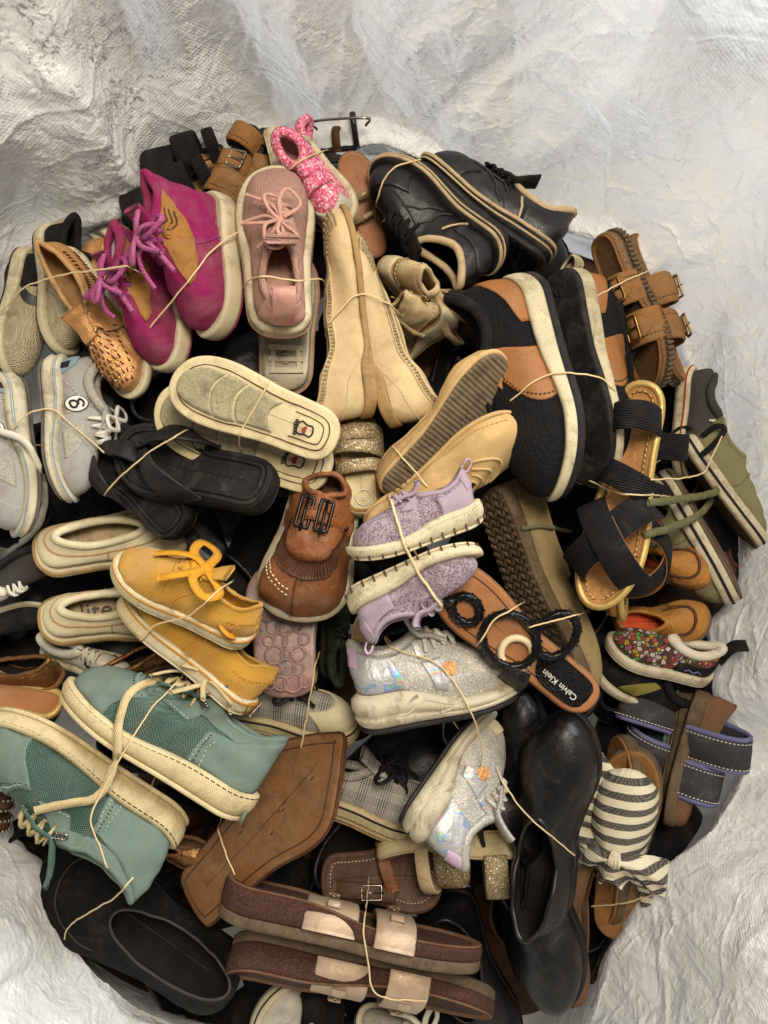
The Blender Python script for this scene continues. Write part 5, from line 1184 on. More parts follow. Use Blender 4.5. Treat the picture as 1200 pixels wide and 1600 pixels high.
s = SH('white_sneaker', 'white leather sneaker with navy accent under the cream slip-ons', (68, 1008, -.04), (215, 1062, -.035), -15); sneaker(s, 'white_leather', 'white_rubber', 'grey_rubber', 'white_lining'); s.panel('accent', M_['navy'], -.66, -.6, .5, .8, .0015); s.panel('accent', M_['red_band'], -.74, -.7, .4, .6, .0015); s.line('seam', M_['charcoal'], [.74, 1, 1.26], [.4, .6, .4], .0008); s.laces([.48, .54, .6], .06, M_['white_lace'])
s = SH('dark_sneaker', 'charcoal sneaker with pale side flash at the left edge', (-50, 930, -.02), (95, 868, -.02), 40); sneaker(s, 'charcoal', 'black_rubber', 'black_rubber', 'dark_lining', collar='white_lining'); s.panel('side_flash', M_['white_leather'], lambda w: -.3 - .1 * w, lambda w: -.34 - .2 * w, .1, .7, .0015); s.laces([.48, .54, .6], .06, M_['white_lace'])
s = SH('dark_sneaker', 'black shoe with pale sole edge at the left, below the cream slip-ons', (-60, 985, -.04), (85, 962, -.05), 50); sneaker(s, 'black_fabric', 'white_rubber', 'black_rubber', 'dark_lining', th=.06, tf=.05)
s = SH('studded_sandal', 'brown sandal strap with small studs at the left edge', (-15, 1330, -.0), (22, 1170, .0), 55); sandal_base(s, 'brown_lining', 'cognac_dark', 'brown_rubber', th=.06, tf=.04)
for a in (.3, .5, .7):
    s.strap('strap', M_['cognac_dark'], a, a, .2, .14); V, f = joinVF([sph(p + np.array([dx, 0, .003]), .0022) for p in s.last[3:-3:2] for dx in (-.006, .006)]); s.part('studs', V, f, M_['steel'], kind='stuff')
def loafer_b(label, heel, toe, roll, foot):
    s = SH('suede_loafer', label, heel, toe, roll, W=1.35, foot=foot, crumple=.002); flat_shoe(s, 'black_suede', 'black_rubber', 'dark_lining', th=.08, tf=.06, sh=dict(xo1=.6, ob=.66, hh=.22, hs=.17, ht=.2, toeH=.16, bulge=.04), cr=.0016, collar='charcoal', insole='dark_lining'); s.line('apron_seam', M_['charcoal'], [.6, .8, 1, 1.2, 1.4], [.5, .5, .5, .5, .5], .001, False, .0006)
loafer_b('black suede loafer, dim opening showing at the lower left', (365, 1545, -.02), (70, 1340, -.04), -6, 1)
loafer_b('black suede loafer beneath its mate, beside the folded bag', (280, 1600, -.12), (30, 1390, -.12), -30, -1)

s = SH('buckle_sandal', 'dark brown sandal footbed with cream stitching and silver buckle', (500, 1375, -.05), (692, 1372, -.05), 0, W=1.75, ts=.0); sandal_base(s, 'cognac_dark', 'cognac_dark', 'brown_rubber', th=.05, tf=.04)
L = s.L; q = np.linspace(-1, 1, 200); B = s.B2(q) - s.N2(q) * .012; V, f = dashes(np.column_stack([B, s.zb(B[:, 0]) + s.base(B[:, 0] / L) + .001]), .0007); s.part('stitching', V, f, M_['cream_thread'], kind='stuff')
V, f = bandV(crom([(.5 * L, .28 * L, s.base(.5) + .004), (.53 * L, .1 * L, s.base(.5) + .016), (.6 * L, -.1 * L, s.base(.5) + .01)], 14), (1, 0, 0), .016, .003); s.part('strap', V, f, M_['cognac']); V, f = bandV(crom([(.1 * L, -.06 * L, s.base(.5) + .006), (.35 * L, -.09 * L, s.base(.5) + .012), (.62 * L, -.12 * L, s.base(.5) + .006)], 14), (0, 1, 0), .02, .004); s.part('strap', V, f, M_['cognac_dark'])
buckle(s, (.42 * L, -.10 * L, s.base(.5) + .016), (1, 0, 0), (0, 0, 1), .024, .016, M_['steel'], .0012)

def cork_birk(label, heel, toe, roll, foot): 
    s = SH('cork_sandal', label, heel, toe, roll, W=.95, foot=foot, ts=.015)
    sandal_base(s, 'brown_lining', 'cork', 'brown_rubber', th=.13, tf=.085, out_h=.04, dish=.006, foot_h=.008)
    for a, b, w_ in ((.42, .42, .2), (.66, .66, .15)):
        st = s.strap('strap', M_['champagne'], a, b, .085, w_, .004, base_drop=.075 * s.L if a < .5 else .05 * s.L, sx=3.0, inset=-.05)
        P = s.last
        for i, sg in ((7, 1), (len(P) - 8, -1)):
            n_ = np.array([0, sg * .7, .7]); V, f = bandV(crom([P[i] + n_ * .004, P[i + sg * 2] + n_ * .008, P[i + sg * 4] + n_ * .007], 12), (1, 0, 0), np.r_[np.full(8, .05), .045, .04, .03, .015] * s.L, .003); s.part('strap_end', V, f, M_['champagne'], st)
    return s
cork_birk('cork sandal with champagne straps, upper one of its banded pair', (352, 1374, -.0), (755, 1462, .0), -80, 1)
cork_birk('cork sandal with champagne straps, lower one of its banded pair', (352, 1512, .005), (768, 1606, .005), 82, -1)

s = SH('gold_sandal', 'cream soled sandal with gold glitter strap beside the black flats', (812, 1328, -.03), (590, 1340, -.06), -88, W=1.1); sandal_base(s, 'beige_lining', 'cream_rubber', 'cream_rubber', th=.17, tf=.1); s.strap('ankle_strap', M_['gold_glitter'], .2, .16, .26, .16, .004); s.strap('strap', M_['gold_glitter'], .45, .5, .22, .18, .004); s.strap('strap', M_['beige_lining'], .6, .66, .28, .1, .004)

def black_flat(label, heel, toe, roll, foot, W=1.1):
    s = SH('dress_flat', label, heel, toe, roll, W=W, foot=foot, out='almond', crumple=.0015); flat_shoe(s, 'black_patent', 'black_rubber', 'dark_lining', th=.1, tf=.04, sh=dict(xo1=.52, ob=.74, hh=.24, hs=.17, ht=.2, toeH=.16, bulge=.04), cr=.003, insole='dark_lining'); return s
black_flat('glossy black leather shoe, rounded toe up beside the striped bow', (842, 1440, -.0), (880, 1112, .02), -14, 1, 1.25)
black_flat('black leather shoe, long opening toward the bottom of the heap', (795, 1225, -.04), (862, 1585, -.03), 34, -1, 1.15)
black_flat('black ridged clog behind the glossy black shoe', (790, 1330, -.06), (815, 1075, -.03), -60, 1, 1.0)
s = SH('dark_loafer', 'dark brown suede sole edge between black shoe and striped slide', (898, 1330, -.06), (908, 1572, -.05), -72, W=1.05); flat_shoe(s, 'brown_lining', 'cognac_dark', 'brown_lining', th=.07, tf=.05)

def bow_slide(label, heel, toe, roll, foot, knot=True):
    s = SH('bow_slide', label, heel, toe, roll, W=1.0, foot=foot, ts=.01, crumple=.002); sandal_base(s, 'nubuck_tan', 'brown_rubber', 'brown_rubber', th=.06, tf=.06, dish=.001)
    s.shape(xo0=-.2, xo1=.46, ob=.9, hh=.1, hs=.16, ht=.26, toeH=.17, bulge=.03); s.up = s.root
    cup(s, 'vamp', M_['stripes'], M_['stripe_knot'], .50, 1.5, lambda u: .25 * np.clip(1 - ((u - .5) / .2) ** 2, 0, 1) ** .6, 1.0, .003, 80, 14)
    L = s.L; c = np.array([.55 * L, .0, s.base(.5) + .22 * L])
    for sg in (-1, 1):
        n, m = 24, 12; U, W_ = np.meshgrid(np.linspace(0, 1, n), np.linspace(-1, 1, m), indexing='ij')
        wid = (.022 + .15 * U ** .8 * (1 - .25 * U ** 3)) * L * .6; X = c[0] - .01 * U * L + W_ * wid - .10 * L * U ** 1.5; Y = sg * (.005 + .20 * L * U); Z = c[2] + .005 * np.sin(W_ * 5 + sg + U * 2) * U - .14 * L * U ** 2 + .012 * (1 - W_ ** 2)
        P = np.stack([X, Y, Z], -1); low = P - np.array([0, 0, .005]); V = np.vstack([P.reshape(-1, 3), low.reshape(-1, 3)])
        f = gridf(n, m, flip=sg < 0).tolist() + gridf(n, m, off=n * m, flip=sg > 0).tolist()
        s.part('bow_wing', V, f, M_['stripes'])
        Pt = crom([c, c + np.array([-.08 * L, sg * .06 * L, -.02 * L]), c + np.array([-.2 * L, sg * .12 * L, -.14 * L]), c + np.array([-.36 * L, sg * (.13 if sg > 0 else .16) * L, -.2 * L])], 24)
        if knot and sg < 0: V, f = bandV(Pt, (.2, 1, .1), np.linspace(.03, .075, 24) * L, .003); s.part('bow_tail', V, f, M_['stripes'])
    V, f = sph(c + np.array([0, 0, .006]), .036 * L, (1.25, .8, .75), 16, 10); s.part('bow_knot', V, f, M_['stripe_knot'])
    for dy in (-.014, -.004, .006, .014):
        V, f = tubeV(crom([c + np.array([-.042 * L, dy * L, .004]), c + np.array([0, dy * 1.6 * L, .006 + .028 * L]), c + np.array([.042 * L, dy * L, .004])], 12), .0022, 6); s.part('knot_fold', V, f, M_['stripe_knot'])
    return s
bow_slide('striped canvas slide with knotted bow, brown toe edge showing', (955, 1478, -.04), (988, 1178, -.01), -6, 1)
bow_slide('striped canvas slide behind its mate, only its striped side showing', (925, 1440, -.07), (955, 1152, -.04), -62, -1, False)

s = SH('kids_slip_on', 'small slip-on with colourful patchwork print and black heel tab', (1112, 1046, -.05), (952, 1000, -.045), 52, out='kid', W=.95)
sneaker(s, 'print', 'offwhite_sole', 'offwhite_sole', 'white_lining', th=.11, tf=.1, cr=.006, collar='white_lining', sh=dict(xo1=.5, ob=.6, hh=.28, hs=.2, ht=.26, toeH=.15))
s.panel('heel_panel', M_['black_fabric'], -.4, .4, 0, lambda u: .5 + 0 * u, .0016, 40); V, f = bandV(crom([s.S(0, .5) + np.array([-.002, 0, 0]), s.S(0, 1) + np.array([-.008, 0, .006]), s.S(0, 1) + np.array([-.022, .0, .014])], 12), (0, 1, 0), .02, .004); s.part('heel_tab', V, f, M_['black_fabric'])
s.line('embroidery', M_['periwinkle'], [.2, .23, .26, .3, .33], [.2, .32, .18, .3, .2], .0009, False, .0026); s.line('embroidery', M_['red_band'], [-.2, -.23, -.26, -.3, -.33], [.2, .32, .18, .3, .2], .0009, False, .0026)
s = SH('sport_sneaker', 'black sneaker with mustard side under the patchwork slip-on', (1080, 1112, -.08), (930, 1030, -.075), 40, out='kid', W=.9); sneaker(s, 'black_fabric', 'offwhite_sole', 'black_rubber', 'dark_lining', th=.12, tf=.1)
for sg in (-1, 1): s.panel('side_panel', M_['mustard'], sg * .55, sg * .7, .1, .8, .0015)

def grey_sandal(label, heel, toe, roll, foot):
    s = SH('kids_sport_sandal', label, heel, toe, roll, out='kid', W=.9, foot=foot); sandal_base(s, 'teal_foam', 'brown_rubber', 'brown_rubber', th=.14, tf=.11, dish=.004, foot_h=.03)
    for a, b, h_, w_ in ((.7, .66, .26, .27), (.32, .38, .42, .26)):
        o = s.strap('strap', M_['grey_neoprene'], a, b, h_, w_, .006, inset=-.08); P, W_ = s.last, s.lastW
        n2 = nrm(np.cross(np.gradient(P, axis=0), W_)); Wn = nrm(W_)
        for k in (-1, 1):
            V, f = tubeV(P + Wn * k * w_ * s.L * .5, .0032, 6); s.part('binding', V, f, M_['periwinkle'], o)
            V, f = dashes(P + Wn * k * w_ * s.L * .40 - n2 * .0042 * np.sign(n2[:, 2:3] * -1 + 1e-6), .0007); s.part('stitching', V, f, M_['white_ink'], o, kind='stuff')
        V, f = bandV(P[5:12] + (P[5:12] - P.mean(0)) * .05, W_[5:12], w_ * s.L * .8, .004); s.part('closure_tab', V, f, M_['charcoal'], o)
    return s
grey_sandal('grey strap sandal with periwinkle edging, strap loop against the bag', (1098, 1085, -.06), (1062, 1275, -.06), -66, 1)
grey_sandal('grey strap sandal with periwinkle edging, strap under the patchwork slip-on', (1060, 1060, -.085), (1000, 1225, -.09), 58, -1)
s = SH('brown_clog', 'worn brown rubber sole standing between grey sandals and bag', (1112, 1085, -.05), (1052, 1290, -.055), -100, W=.9); flat_shoe(s, 'brown_lining', 'brown_rubber', 'brown_lining', th=.1, tf=.08)

def white_bot(label, heel, toe, roll, up):
    s = SH('white_sneaker', label, heel, toe, roll, W=1.05); sneaker(s, up, 'white_rubber', 'grey_rubber', 'white_lining', th=.13, tf=.11, stripe='ink', stripe_at=(.55, .68)); s.tongue(M_[up], .56, .42, .15); s.laces([.46, .52, .58, .64], .065, M_['white_lace'], .004); s.bow(.48, 0, M_['white_lace'], .24, .004, .01)
white_bot('dirty white sneaker with black sole stripe at the bottom edge', (400, 1720, -.06), (452, 1540, -.05), 46, 'white_leather')
white_bot('white laced sneaker at the bottom edge under the cork sandals', (720, 1660, -.07), (560, 1590, -.06), 10, 'grey_mesh')

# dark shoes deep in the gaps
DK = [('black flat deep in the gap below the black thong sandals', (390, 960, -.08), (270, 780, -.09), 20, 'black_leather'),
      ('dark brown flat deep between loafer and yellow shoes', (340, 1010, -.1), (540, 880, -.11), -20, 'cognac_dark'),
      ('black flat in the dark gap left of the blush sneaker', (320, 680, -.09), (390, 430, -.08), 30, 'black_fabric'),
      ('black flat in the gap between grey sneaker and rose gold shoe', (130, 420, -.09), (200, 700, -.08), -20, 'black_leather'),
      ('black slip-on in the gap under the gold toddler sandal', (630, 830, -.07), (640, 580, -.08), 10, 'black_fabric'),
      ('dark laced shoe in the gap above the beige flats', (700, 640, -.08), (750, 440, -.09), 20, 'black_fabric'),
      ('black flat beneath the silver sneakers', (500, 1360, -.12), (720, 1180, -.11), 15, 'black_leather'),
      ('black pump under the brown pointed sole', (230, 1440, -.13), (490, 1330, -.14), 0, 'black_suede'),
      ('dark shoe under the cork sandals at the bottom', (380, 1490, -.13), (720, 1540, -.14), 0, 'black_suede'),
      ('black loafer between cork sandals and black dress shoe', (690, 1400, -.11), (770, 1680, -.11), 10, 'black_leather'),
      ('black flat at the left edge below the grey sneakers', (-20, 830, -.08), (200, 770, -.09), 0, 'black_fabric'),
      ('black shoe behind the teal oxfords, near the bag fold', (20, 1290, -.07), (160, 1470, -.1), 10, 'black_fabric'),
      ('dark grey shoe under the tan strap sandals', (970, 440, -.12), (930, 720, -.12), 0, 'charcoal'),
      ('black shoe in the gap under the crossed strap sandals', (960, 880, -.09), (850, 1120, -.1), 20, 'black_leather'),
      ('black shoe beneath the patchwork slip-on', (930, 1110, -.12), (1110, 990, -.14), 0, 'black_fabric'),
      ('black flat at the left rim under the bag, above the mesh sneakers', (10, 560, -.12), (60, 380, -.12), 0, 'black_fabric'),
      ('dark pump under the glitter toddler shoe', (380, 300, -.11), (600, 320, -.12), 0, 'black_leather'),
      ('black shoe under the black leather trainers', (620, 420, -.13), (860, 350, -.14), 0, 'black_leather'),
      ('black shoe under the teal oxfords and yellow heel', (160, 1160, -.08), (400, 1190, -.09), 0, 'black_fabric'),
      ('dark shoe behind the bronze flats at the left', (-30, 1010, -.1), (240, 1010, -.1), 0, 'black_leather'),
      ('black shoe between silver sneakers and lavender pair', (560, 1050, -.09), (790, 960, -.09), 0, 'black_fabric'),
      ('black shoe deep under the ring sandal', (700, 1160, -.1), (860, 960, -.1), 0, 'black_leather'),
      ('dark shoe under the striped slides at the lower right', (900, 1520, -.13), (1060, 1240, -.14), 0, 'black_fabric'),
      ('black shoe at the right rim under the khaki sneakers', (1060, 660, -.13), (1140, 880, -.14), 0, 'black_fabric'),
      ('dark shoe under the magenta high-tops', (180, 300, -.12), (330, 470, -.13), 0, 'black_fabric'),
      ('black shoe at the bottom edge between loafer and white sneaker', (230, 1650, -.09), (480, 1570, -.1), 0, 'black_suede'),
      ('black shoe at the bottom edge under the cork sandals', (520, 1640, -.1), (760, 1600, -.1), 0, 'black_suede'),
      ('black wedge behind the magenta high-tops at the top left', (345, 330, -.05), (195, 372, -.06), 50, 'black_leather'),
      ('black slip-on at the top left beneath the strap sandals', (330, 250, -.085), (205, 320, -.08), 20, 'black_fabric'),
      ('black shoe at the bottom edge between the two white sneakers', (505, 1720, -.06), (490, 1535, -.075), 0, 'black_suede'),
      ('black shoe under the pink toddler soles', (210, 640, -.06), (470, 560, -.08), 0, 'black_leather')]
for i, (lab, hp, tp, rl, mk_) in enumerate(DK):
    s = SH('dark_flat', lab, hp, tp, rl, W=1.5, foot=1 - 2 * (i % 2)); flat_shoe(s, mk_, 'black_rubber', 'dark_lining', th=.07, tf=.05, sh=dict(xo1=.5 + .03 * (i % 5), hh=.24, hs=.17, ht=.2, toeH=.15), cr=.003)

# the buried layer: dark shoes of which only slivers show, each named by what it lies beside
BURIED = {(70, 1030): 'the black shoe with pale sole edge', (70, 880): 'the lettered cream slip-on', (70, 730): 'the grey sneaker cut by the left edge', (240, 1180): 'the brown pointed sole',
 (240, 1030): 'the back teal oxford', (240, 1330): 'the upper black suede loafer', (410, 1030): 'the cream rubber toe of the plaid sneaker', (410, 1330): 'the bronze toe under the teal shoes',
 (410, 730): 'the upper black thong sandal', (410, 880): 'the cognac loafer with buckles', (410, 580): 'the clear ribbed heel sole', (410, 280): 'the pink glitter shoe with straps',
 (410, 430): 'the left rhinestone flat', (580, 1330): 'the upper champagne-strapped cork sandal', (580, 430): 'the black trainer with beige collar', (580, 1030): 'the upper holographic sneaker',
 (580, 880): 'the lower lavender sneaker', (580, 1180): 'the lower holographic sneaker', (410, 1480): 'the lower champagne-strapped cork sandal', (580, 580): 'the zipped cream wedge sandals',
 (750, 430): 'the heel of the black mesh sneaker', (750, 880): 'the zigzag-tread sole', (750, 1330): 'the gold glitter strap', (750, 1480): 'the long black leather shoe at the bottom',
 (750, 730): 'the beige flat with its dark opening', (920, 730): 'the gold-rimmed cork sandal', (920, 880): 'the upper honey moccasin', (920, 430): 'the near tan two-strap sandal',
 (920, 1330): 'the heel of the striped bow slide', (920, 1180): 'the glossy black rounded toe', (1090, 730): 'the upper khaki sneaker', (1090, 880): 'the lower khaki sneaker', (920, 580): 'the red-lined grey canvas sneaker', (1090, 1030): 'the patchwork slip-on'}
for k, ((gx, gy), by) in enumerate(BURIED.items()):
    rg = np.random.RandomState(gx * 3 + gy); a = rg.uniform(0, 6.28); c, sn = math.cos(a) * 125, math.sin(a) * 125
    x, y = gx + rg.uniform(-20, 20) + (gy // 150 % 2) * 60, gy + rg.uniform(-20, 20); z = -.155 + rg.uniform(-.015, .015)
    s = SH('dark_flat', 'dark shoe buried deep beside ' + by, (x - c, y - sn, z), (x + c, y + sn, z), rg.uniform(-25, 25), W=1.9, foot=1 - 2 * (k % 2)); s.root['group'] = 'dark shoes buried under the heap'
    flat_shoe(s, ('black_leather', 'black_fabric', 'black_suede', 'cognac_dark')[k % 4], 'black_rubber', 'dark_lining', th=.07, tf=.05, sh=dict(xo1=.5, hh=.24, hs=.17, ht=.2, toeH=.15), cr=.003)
# ------------------------------------------------------------------ the white woven sack round the heap
def lattice(P, seed):
    """Smooth 2-D value noise."""
    r = np.random.RandomState(seed).rand(64, 64); x, y = P[..., 0], P[..., 1]
    i, j = np.floor(x).astype(int), np.floor(y).astype(int); u, v = x - i, y - j; u = u * u * (3 - 2 * u); v = v * v * (3 - 2 * v)
    g = lambda a, b: r[a % 64, b % 64]
    return (g(i, j) * (1 - u) + g(i + 1, j) * u) * (1 - v) + (g(i, j + 1) * (1 - u) + g(i + 1, j + 1) * u) * v
def creases(UV, seed, n, f0, f1, amp):
    r = np.random.RandomState(seed); h = np.zeros(UV.shape[:2])
    for k in range(n):
        f = f0 * (f1 / f0) ** (k / max(1, n - 1)); a = r.rand() * math.pi; d = np.array([math.cos(a), math.sin(a)])
        w = lattice(UV * f * .55 + r.rand(2) * 40, seed + 3 * k) * 1.6 + lattice(UV * f * 1.7 + r.rand(2) * 40, seed + 3 * k + 1) * .35
        t = (UV @ d) * f + w + r.rand(); tri = np.abs((t % 1.0) * 2 - 1)
        tri = np.abs(tri) if k % 3 else .5 - .5 * np.cos(math.pi * tri)
        mask = sstep(.42, .72, lattice(UV * f * .45 + r.rand(2) * 40, seed + 3 * k + 2))
        h += (tri - .5) * mask * amp / f
    return h
def wrinkles(UV, seed, n, f0, f1, width, amp, wp=1.0):
    """Thin isolated raised lines."""
    r = np.random.RandomState(seed); h = np.zeros(UV.shape[:2])
    for k in range(n):
        f = f0 * (f1 / f0) ** (k / max(1, n - 1)); a = r.rand() * math.pi; d = np.array([math.cos(a), math.sin(a)])
        w = (lattice(UV * f * .5 + r.rand(2) * 40, seed + 3 * k) * 2.0 + lattice(UV * f * 1.6 + r.rand(2) * 40, seed + 3 * k + 1) * .5) * wp
        t = (UV @ d) * f + w + r.rand(); dist = np.abs((t % 1.0) - .5) / f
        mask = sstep(.5, .78, lattice(UV * f * .8 + r.rand(2) * 40, seed + 3 * k + 2))
        wd = width * r.uniform(.7, 1.5); h += np.exp(-(dist / wd) ** 1.3) * mask * amp * r.uniform(.5, 1.2) * (1 if r.rand() < .75 else -.8)
    return h
def make_sack():
    cx, cy = 600, 850
    rim = [(0, 500), (60, 395), (150, 345), (225, 250), (330, 195), (450, 185), (560, 205), (700, 232), (850, 292), (905, 345), (1010, 400), (1062, 470), (1092, 570), (1125, 650), (1155, 730), (1205, 830), (1190, 925), (1120, 985), (1135, 1060), (1150, 1170), (1105, 1290), (1040, 1370), (960, 1480), (880, 1610), (760, 1700), (560, 1720), (420, 1680), (315, 1598), (200, 1530), (105, 1465), (68, 1370), (15, 1318), (-30, 1240), (-70, 1100), (-90, 900), (-70, 700), (-30, 560)]
    ang = np.array([math.atan2(-(y - cy), x - cx) for x, y in rim]); rad = np.array([math.hypot(x - cx, y - cy) for x, y in rim])
    o = np.argsort(ang); ang, rad = ang[o], rad[o]
    NT_, NS = 1200, 400
    th = np.linspace(-math.pi, math.pi, NT_, endpoint=False)
    r_in = np.interp(th, np.r_[ang[-1] - 2 * math.pi, ang, ang[0] + 2 * math.pi], np.r_[rad[-1], rad, rad[0]])
    k = 9; r_in = np.convolve(np.r_[r_in[-k:], r_in, r_in[:k]], np.ones(2 * k + 1) / (2 * k + 1), 'valid')
    # share of leaning in: at the lower left and lower right the sack folds over the shoes
    deg = np.degrees(th)
    lean = np.clip(np.exp(-((deg + 128) / 22) ** 2) * 1.0 + np.exp(-((deg + 45) / 26) ** 2) * .9 + np.exp(-((deg + 90) / 30) ** 2) * .25, 0, 1)
    topf = np.exp(-((deg - 92) / 45) ** 2)
    r_in = r_in - 26 * (1 - lean) - 34 * np.exp(-((deg - 95) / 38) ** 2); zin = -.115 + .10 * lean
    S = np.linspace(0, 1, NS)
    ctrl_s = np.array([0, .10, .16, .22, .30, .5, .75, 1.0])
    R = np.zeros((NT_, len(ctrl_s))); Z = np.zeros_like(R)
    rw = 1 + .0 * th
    R[:, 0] = .02; Z[:, 0] = -.30
    R[:, 1] = r_in * .70; Z[:, 1] = -.29
    R[:, 2] = r_in * (.93 + .05 * lean); Z[:, 2] = -.22 + .02 * lean
    R[:, 3] = r_in * (.985 + .03 * lean); Z[:, 3] = zin - .06
    R[:, 4] = r_in; Z[:, 4] = zin
    R[:, 5] = r_in + 95; Z[:, 5] = zin + .085 - .03 * lean
    R[:, 6] = r_in + 250; Z[:, 6] = zin + .20 - .06 * lean
    R[:, 7] = r_in + 620; Z[:, 7] = zin + .42 - .08 * lean
    Rg = np.zeros((NT_, NS)); Zg = np.zeros_like(Rg)
    for i in range(NT_):
        Rg[i] = np.interp(S, ctrl_s, R[i]); Zg[i] = np.interp(S, ctrl_s, Z[i])
    ker = np.hanning(23); ker /= ker.sum()
    for A in (Rg, Zg):
        P_ = np.pad(A, ((0, 0), (11, 11)), mode='edge'); A[:] = np.stack([np.convolve(p, ker, 'valid') for p in P_])
    X = (cx + Rg * np.cos(th)[:, None] - 600) * (H - Zg) / F; Y = (800 - (cy - Rg * np.sin(th)[:, None])) * (H - Zg) / F
    P = np.stack([X, Y, Zg], -1)
    du = np.roll(P, -1, 0) - np.roll(P, 1, 0); dv = np.gradient(P, axis=1); n = nrm(np.cross(du, dv)); n *= np.sign(np.mean(n[:, NS // 2, 2]))
    sl = np.cumsum(np.linalg.norm(np.diff(P, axis=1, prepend=P[:, :1]), axis=2), 1)
    UV = np.stack([np.cos(th)[:, None] * (sl + .05), np.sin(th)[:, None] * (sl + .05)], -1)      # metres, seamless round the mouth
    w = UV + .02 * np.stack([lattice(UV * 9 + 7, 3), lattice(UV * 9 + 19, 4)], -1)
    straight = wrinkles(UV + .3 * (w - UV), 311, 14, 1.1, 3.2, .0042, .0050, .35)
    h = creases(w, 11, 7, 1.8, 5, .085) + creases(w, 57, 10, 5, 22, .032) + straight * .6 + wrinkles(w, 91, 24, 3, 12, .0016, .0020) + wrinkles(w, 191, 28, 10, 36, .0013, .0010)
    h += (lattice(UV * 4.5 + 3, 8) - .5) * .04 + (lattice(UV * 11 + 3, 9) - .5) * .005
    fold = topf[:, None] * np.exp(-((Rg - r_in[:, None] - 22 - 26 * np.sin(th * 9)[:, None]) / 13) ** 2) * .03
    amp = sstep(.12, .34, S)[None, :] * (.75 + .25 * sstep(.3, .5, S)[None, :])
    P = P + n * (h * amp + fold)[..., None]
    V = P.reshape(-1, 3); f = gridf(NT_, NS, True, False, flip=True)
    return V, f, UV.reshape(-1, 2)
def sack_material():
    m = bpy.data.materials.new('woven_plastic'); m.use_nodes = True; T = NT(m); P = T.n['Principled BSDF']
    uv = T.new('ShaderNodeUVMap').outputs[0]; tc = T.new('ShaderNodeTexCoord').outputs['Object']
    base = T.mix(T.ramp(T.noise(tc, 3.5, 4, .5), .35, .7), hx('f2f2f1'), hx('e9e9e7'))
    base = T.mix(T.math('MULTIPLY', T.ramp(T.noise(tc, 9, 6, .8, .7), .58, .78), .2), base, hx('8d7b62'))
    # black rubbed-in specks, strongest on the far left of the wall
    sep = T.new('ShaderNodeSeparateXYZ'); T.link(tc, sep.inputs[0])
    d1 = T.math('SUBTRACT', 1, T.math('MULTIPLY', T.math('ADD', T.math('POWER', T.math('ADD', sep.outputs[0], .31), 2), T.math('POWER', T.math('SUBTRACT', sep.outputs[1], .47), 2)), 34), clamp=True)
    d2 = T.math('SUBTRACT', 1, T.math('MULTIPLY', T.math('ADD', T.math('POWER', T.math('ADD', sep.outputs[0], .40), 2), T.math('POWER', T.math('SUBTRACT', sep.outputs[1], .24), 2)), 60), clamp=True)
    mp = T.new('ShaderNodeMapping'); mp.inputs['Scale'].default_value = (1, 1.7, 1); mp.inputs['Rotation'].default_value = (0, 0, .5); T.link(tc, mp.inputs[0])
    sp = T.math('MULTIPLY', T.ramp(T.noise(mp.outputs[0], 110, 6, 1.0, .8), .52, .58), T.ramp(T.noise(tc, 20, 3), .40, .55))
    base = T.mix(T.math('MULTIPLY', sp, T.math('MULTIPLY', T.math('MAXIMUM', d1, T.math('MULTIPLY', d2, .6)), .8, clamp=True)), base, hx('2c2a28'))
    few = T.math('MULTIPLY', T.math('GREATER_THAN', T.noise(tc, 260, 2), .76), .7)
    base = T.mix(few, base, hx('6b6358'))
    T.link(base, P.inputs['Base Color'])
    P.inputs['Roughness'].default_value = .32; P.inputs['Specular IOR Level'].default_value = .55
    T.link(T.ramp(T.noise(tc, 30, 4), -.2, 1.6), P.inputs['Roughness'])
    sp2 = T.new('ShaderNodeSeparateXYZ'); T.link(tc, sp2.inputs[0])
    k = 2 * math.pi / .0052
    wx = T.math('SINE', T.math('MULTIPLY', sp2.outputs[0], k)); wy = T.math('SINE', T.math('MULTIPLY', T.math('ADD', sp2.outputs[1], T.math('MULTIPLY', sp2.outputs[2], .8)), k))
    wv = T.math('MULTIPLY', T.math('MULTIPLY', wx, wy), T.ramp(T.noise(tc, 7, 2), .35, .65))
    wr = T.noise(tc, 13, 2, 1.2, .5); r1 = T.math('POWER', T.math('SUBTRACT', 1, T.math('ABSOLUTE', T.math('MULTIPLY', T.math('SUBTRACT', wr, .5), 3.2)), clamp=True), 5)
    wr2 = T.noise(tc, 40, 2, 1.2, .5); r2 = T.math('POWER', T.math('SUBTRACT', 1, T.math('ABSOLUTE', T.math('MULTIPLY', T.math('SUBTRACT', wr2, .5), 3.2)), clamp=True), 4)
    def lines(sc, k, sd):            # sharp hairline crinkles along distorted cell borders
        nz = T.new('ShaderNodeTexNoise'); nz.inputs['Scale'].default_value = sc * .6; nz.inputs['Detail'].default_value = 3; T.link(tc, nz.inputs['Vector'])
        va = T.new('ShaderNodeVectorMath'); va.operation = 'MULTIPLY_ADD'; T.link(nz.outputs['Color'], va.inputs[0]); va.inputs[1].default_value = (sd / sc,) * 3; T.link(tc, va.inputs[2])
        e = T.vor(va.outputs[0], sc, 'DISTANCE_TO_EDGE'); msk = T.ramp(T.noise(tc, sc * .35, 2), .45, .6)
        return T.math('MULTIPLY', T.math('POWER', 2.718, T.math('MULTIPLY', e, -k)), msk)
    ln1 = lines(13, 26, 1.6); ln2 = lines(37, 18, 1.6)
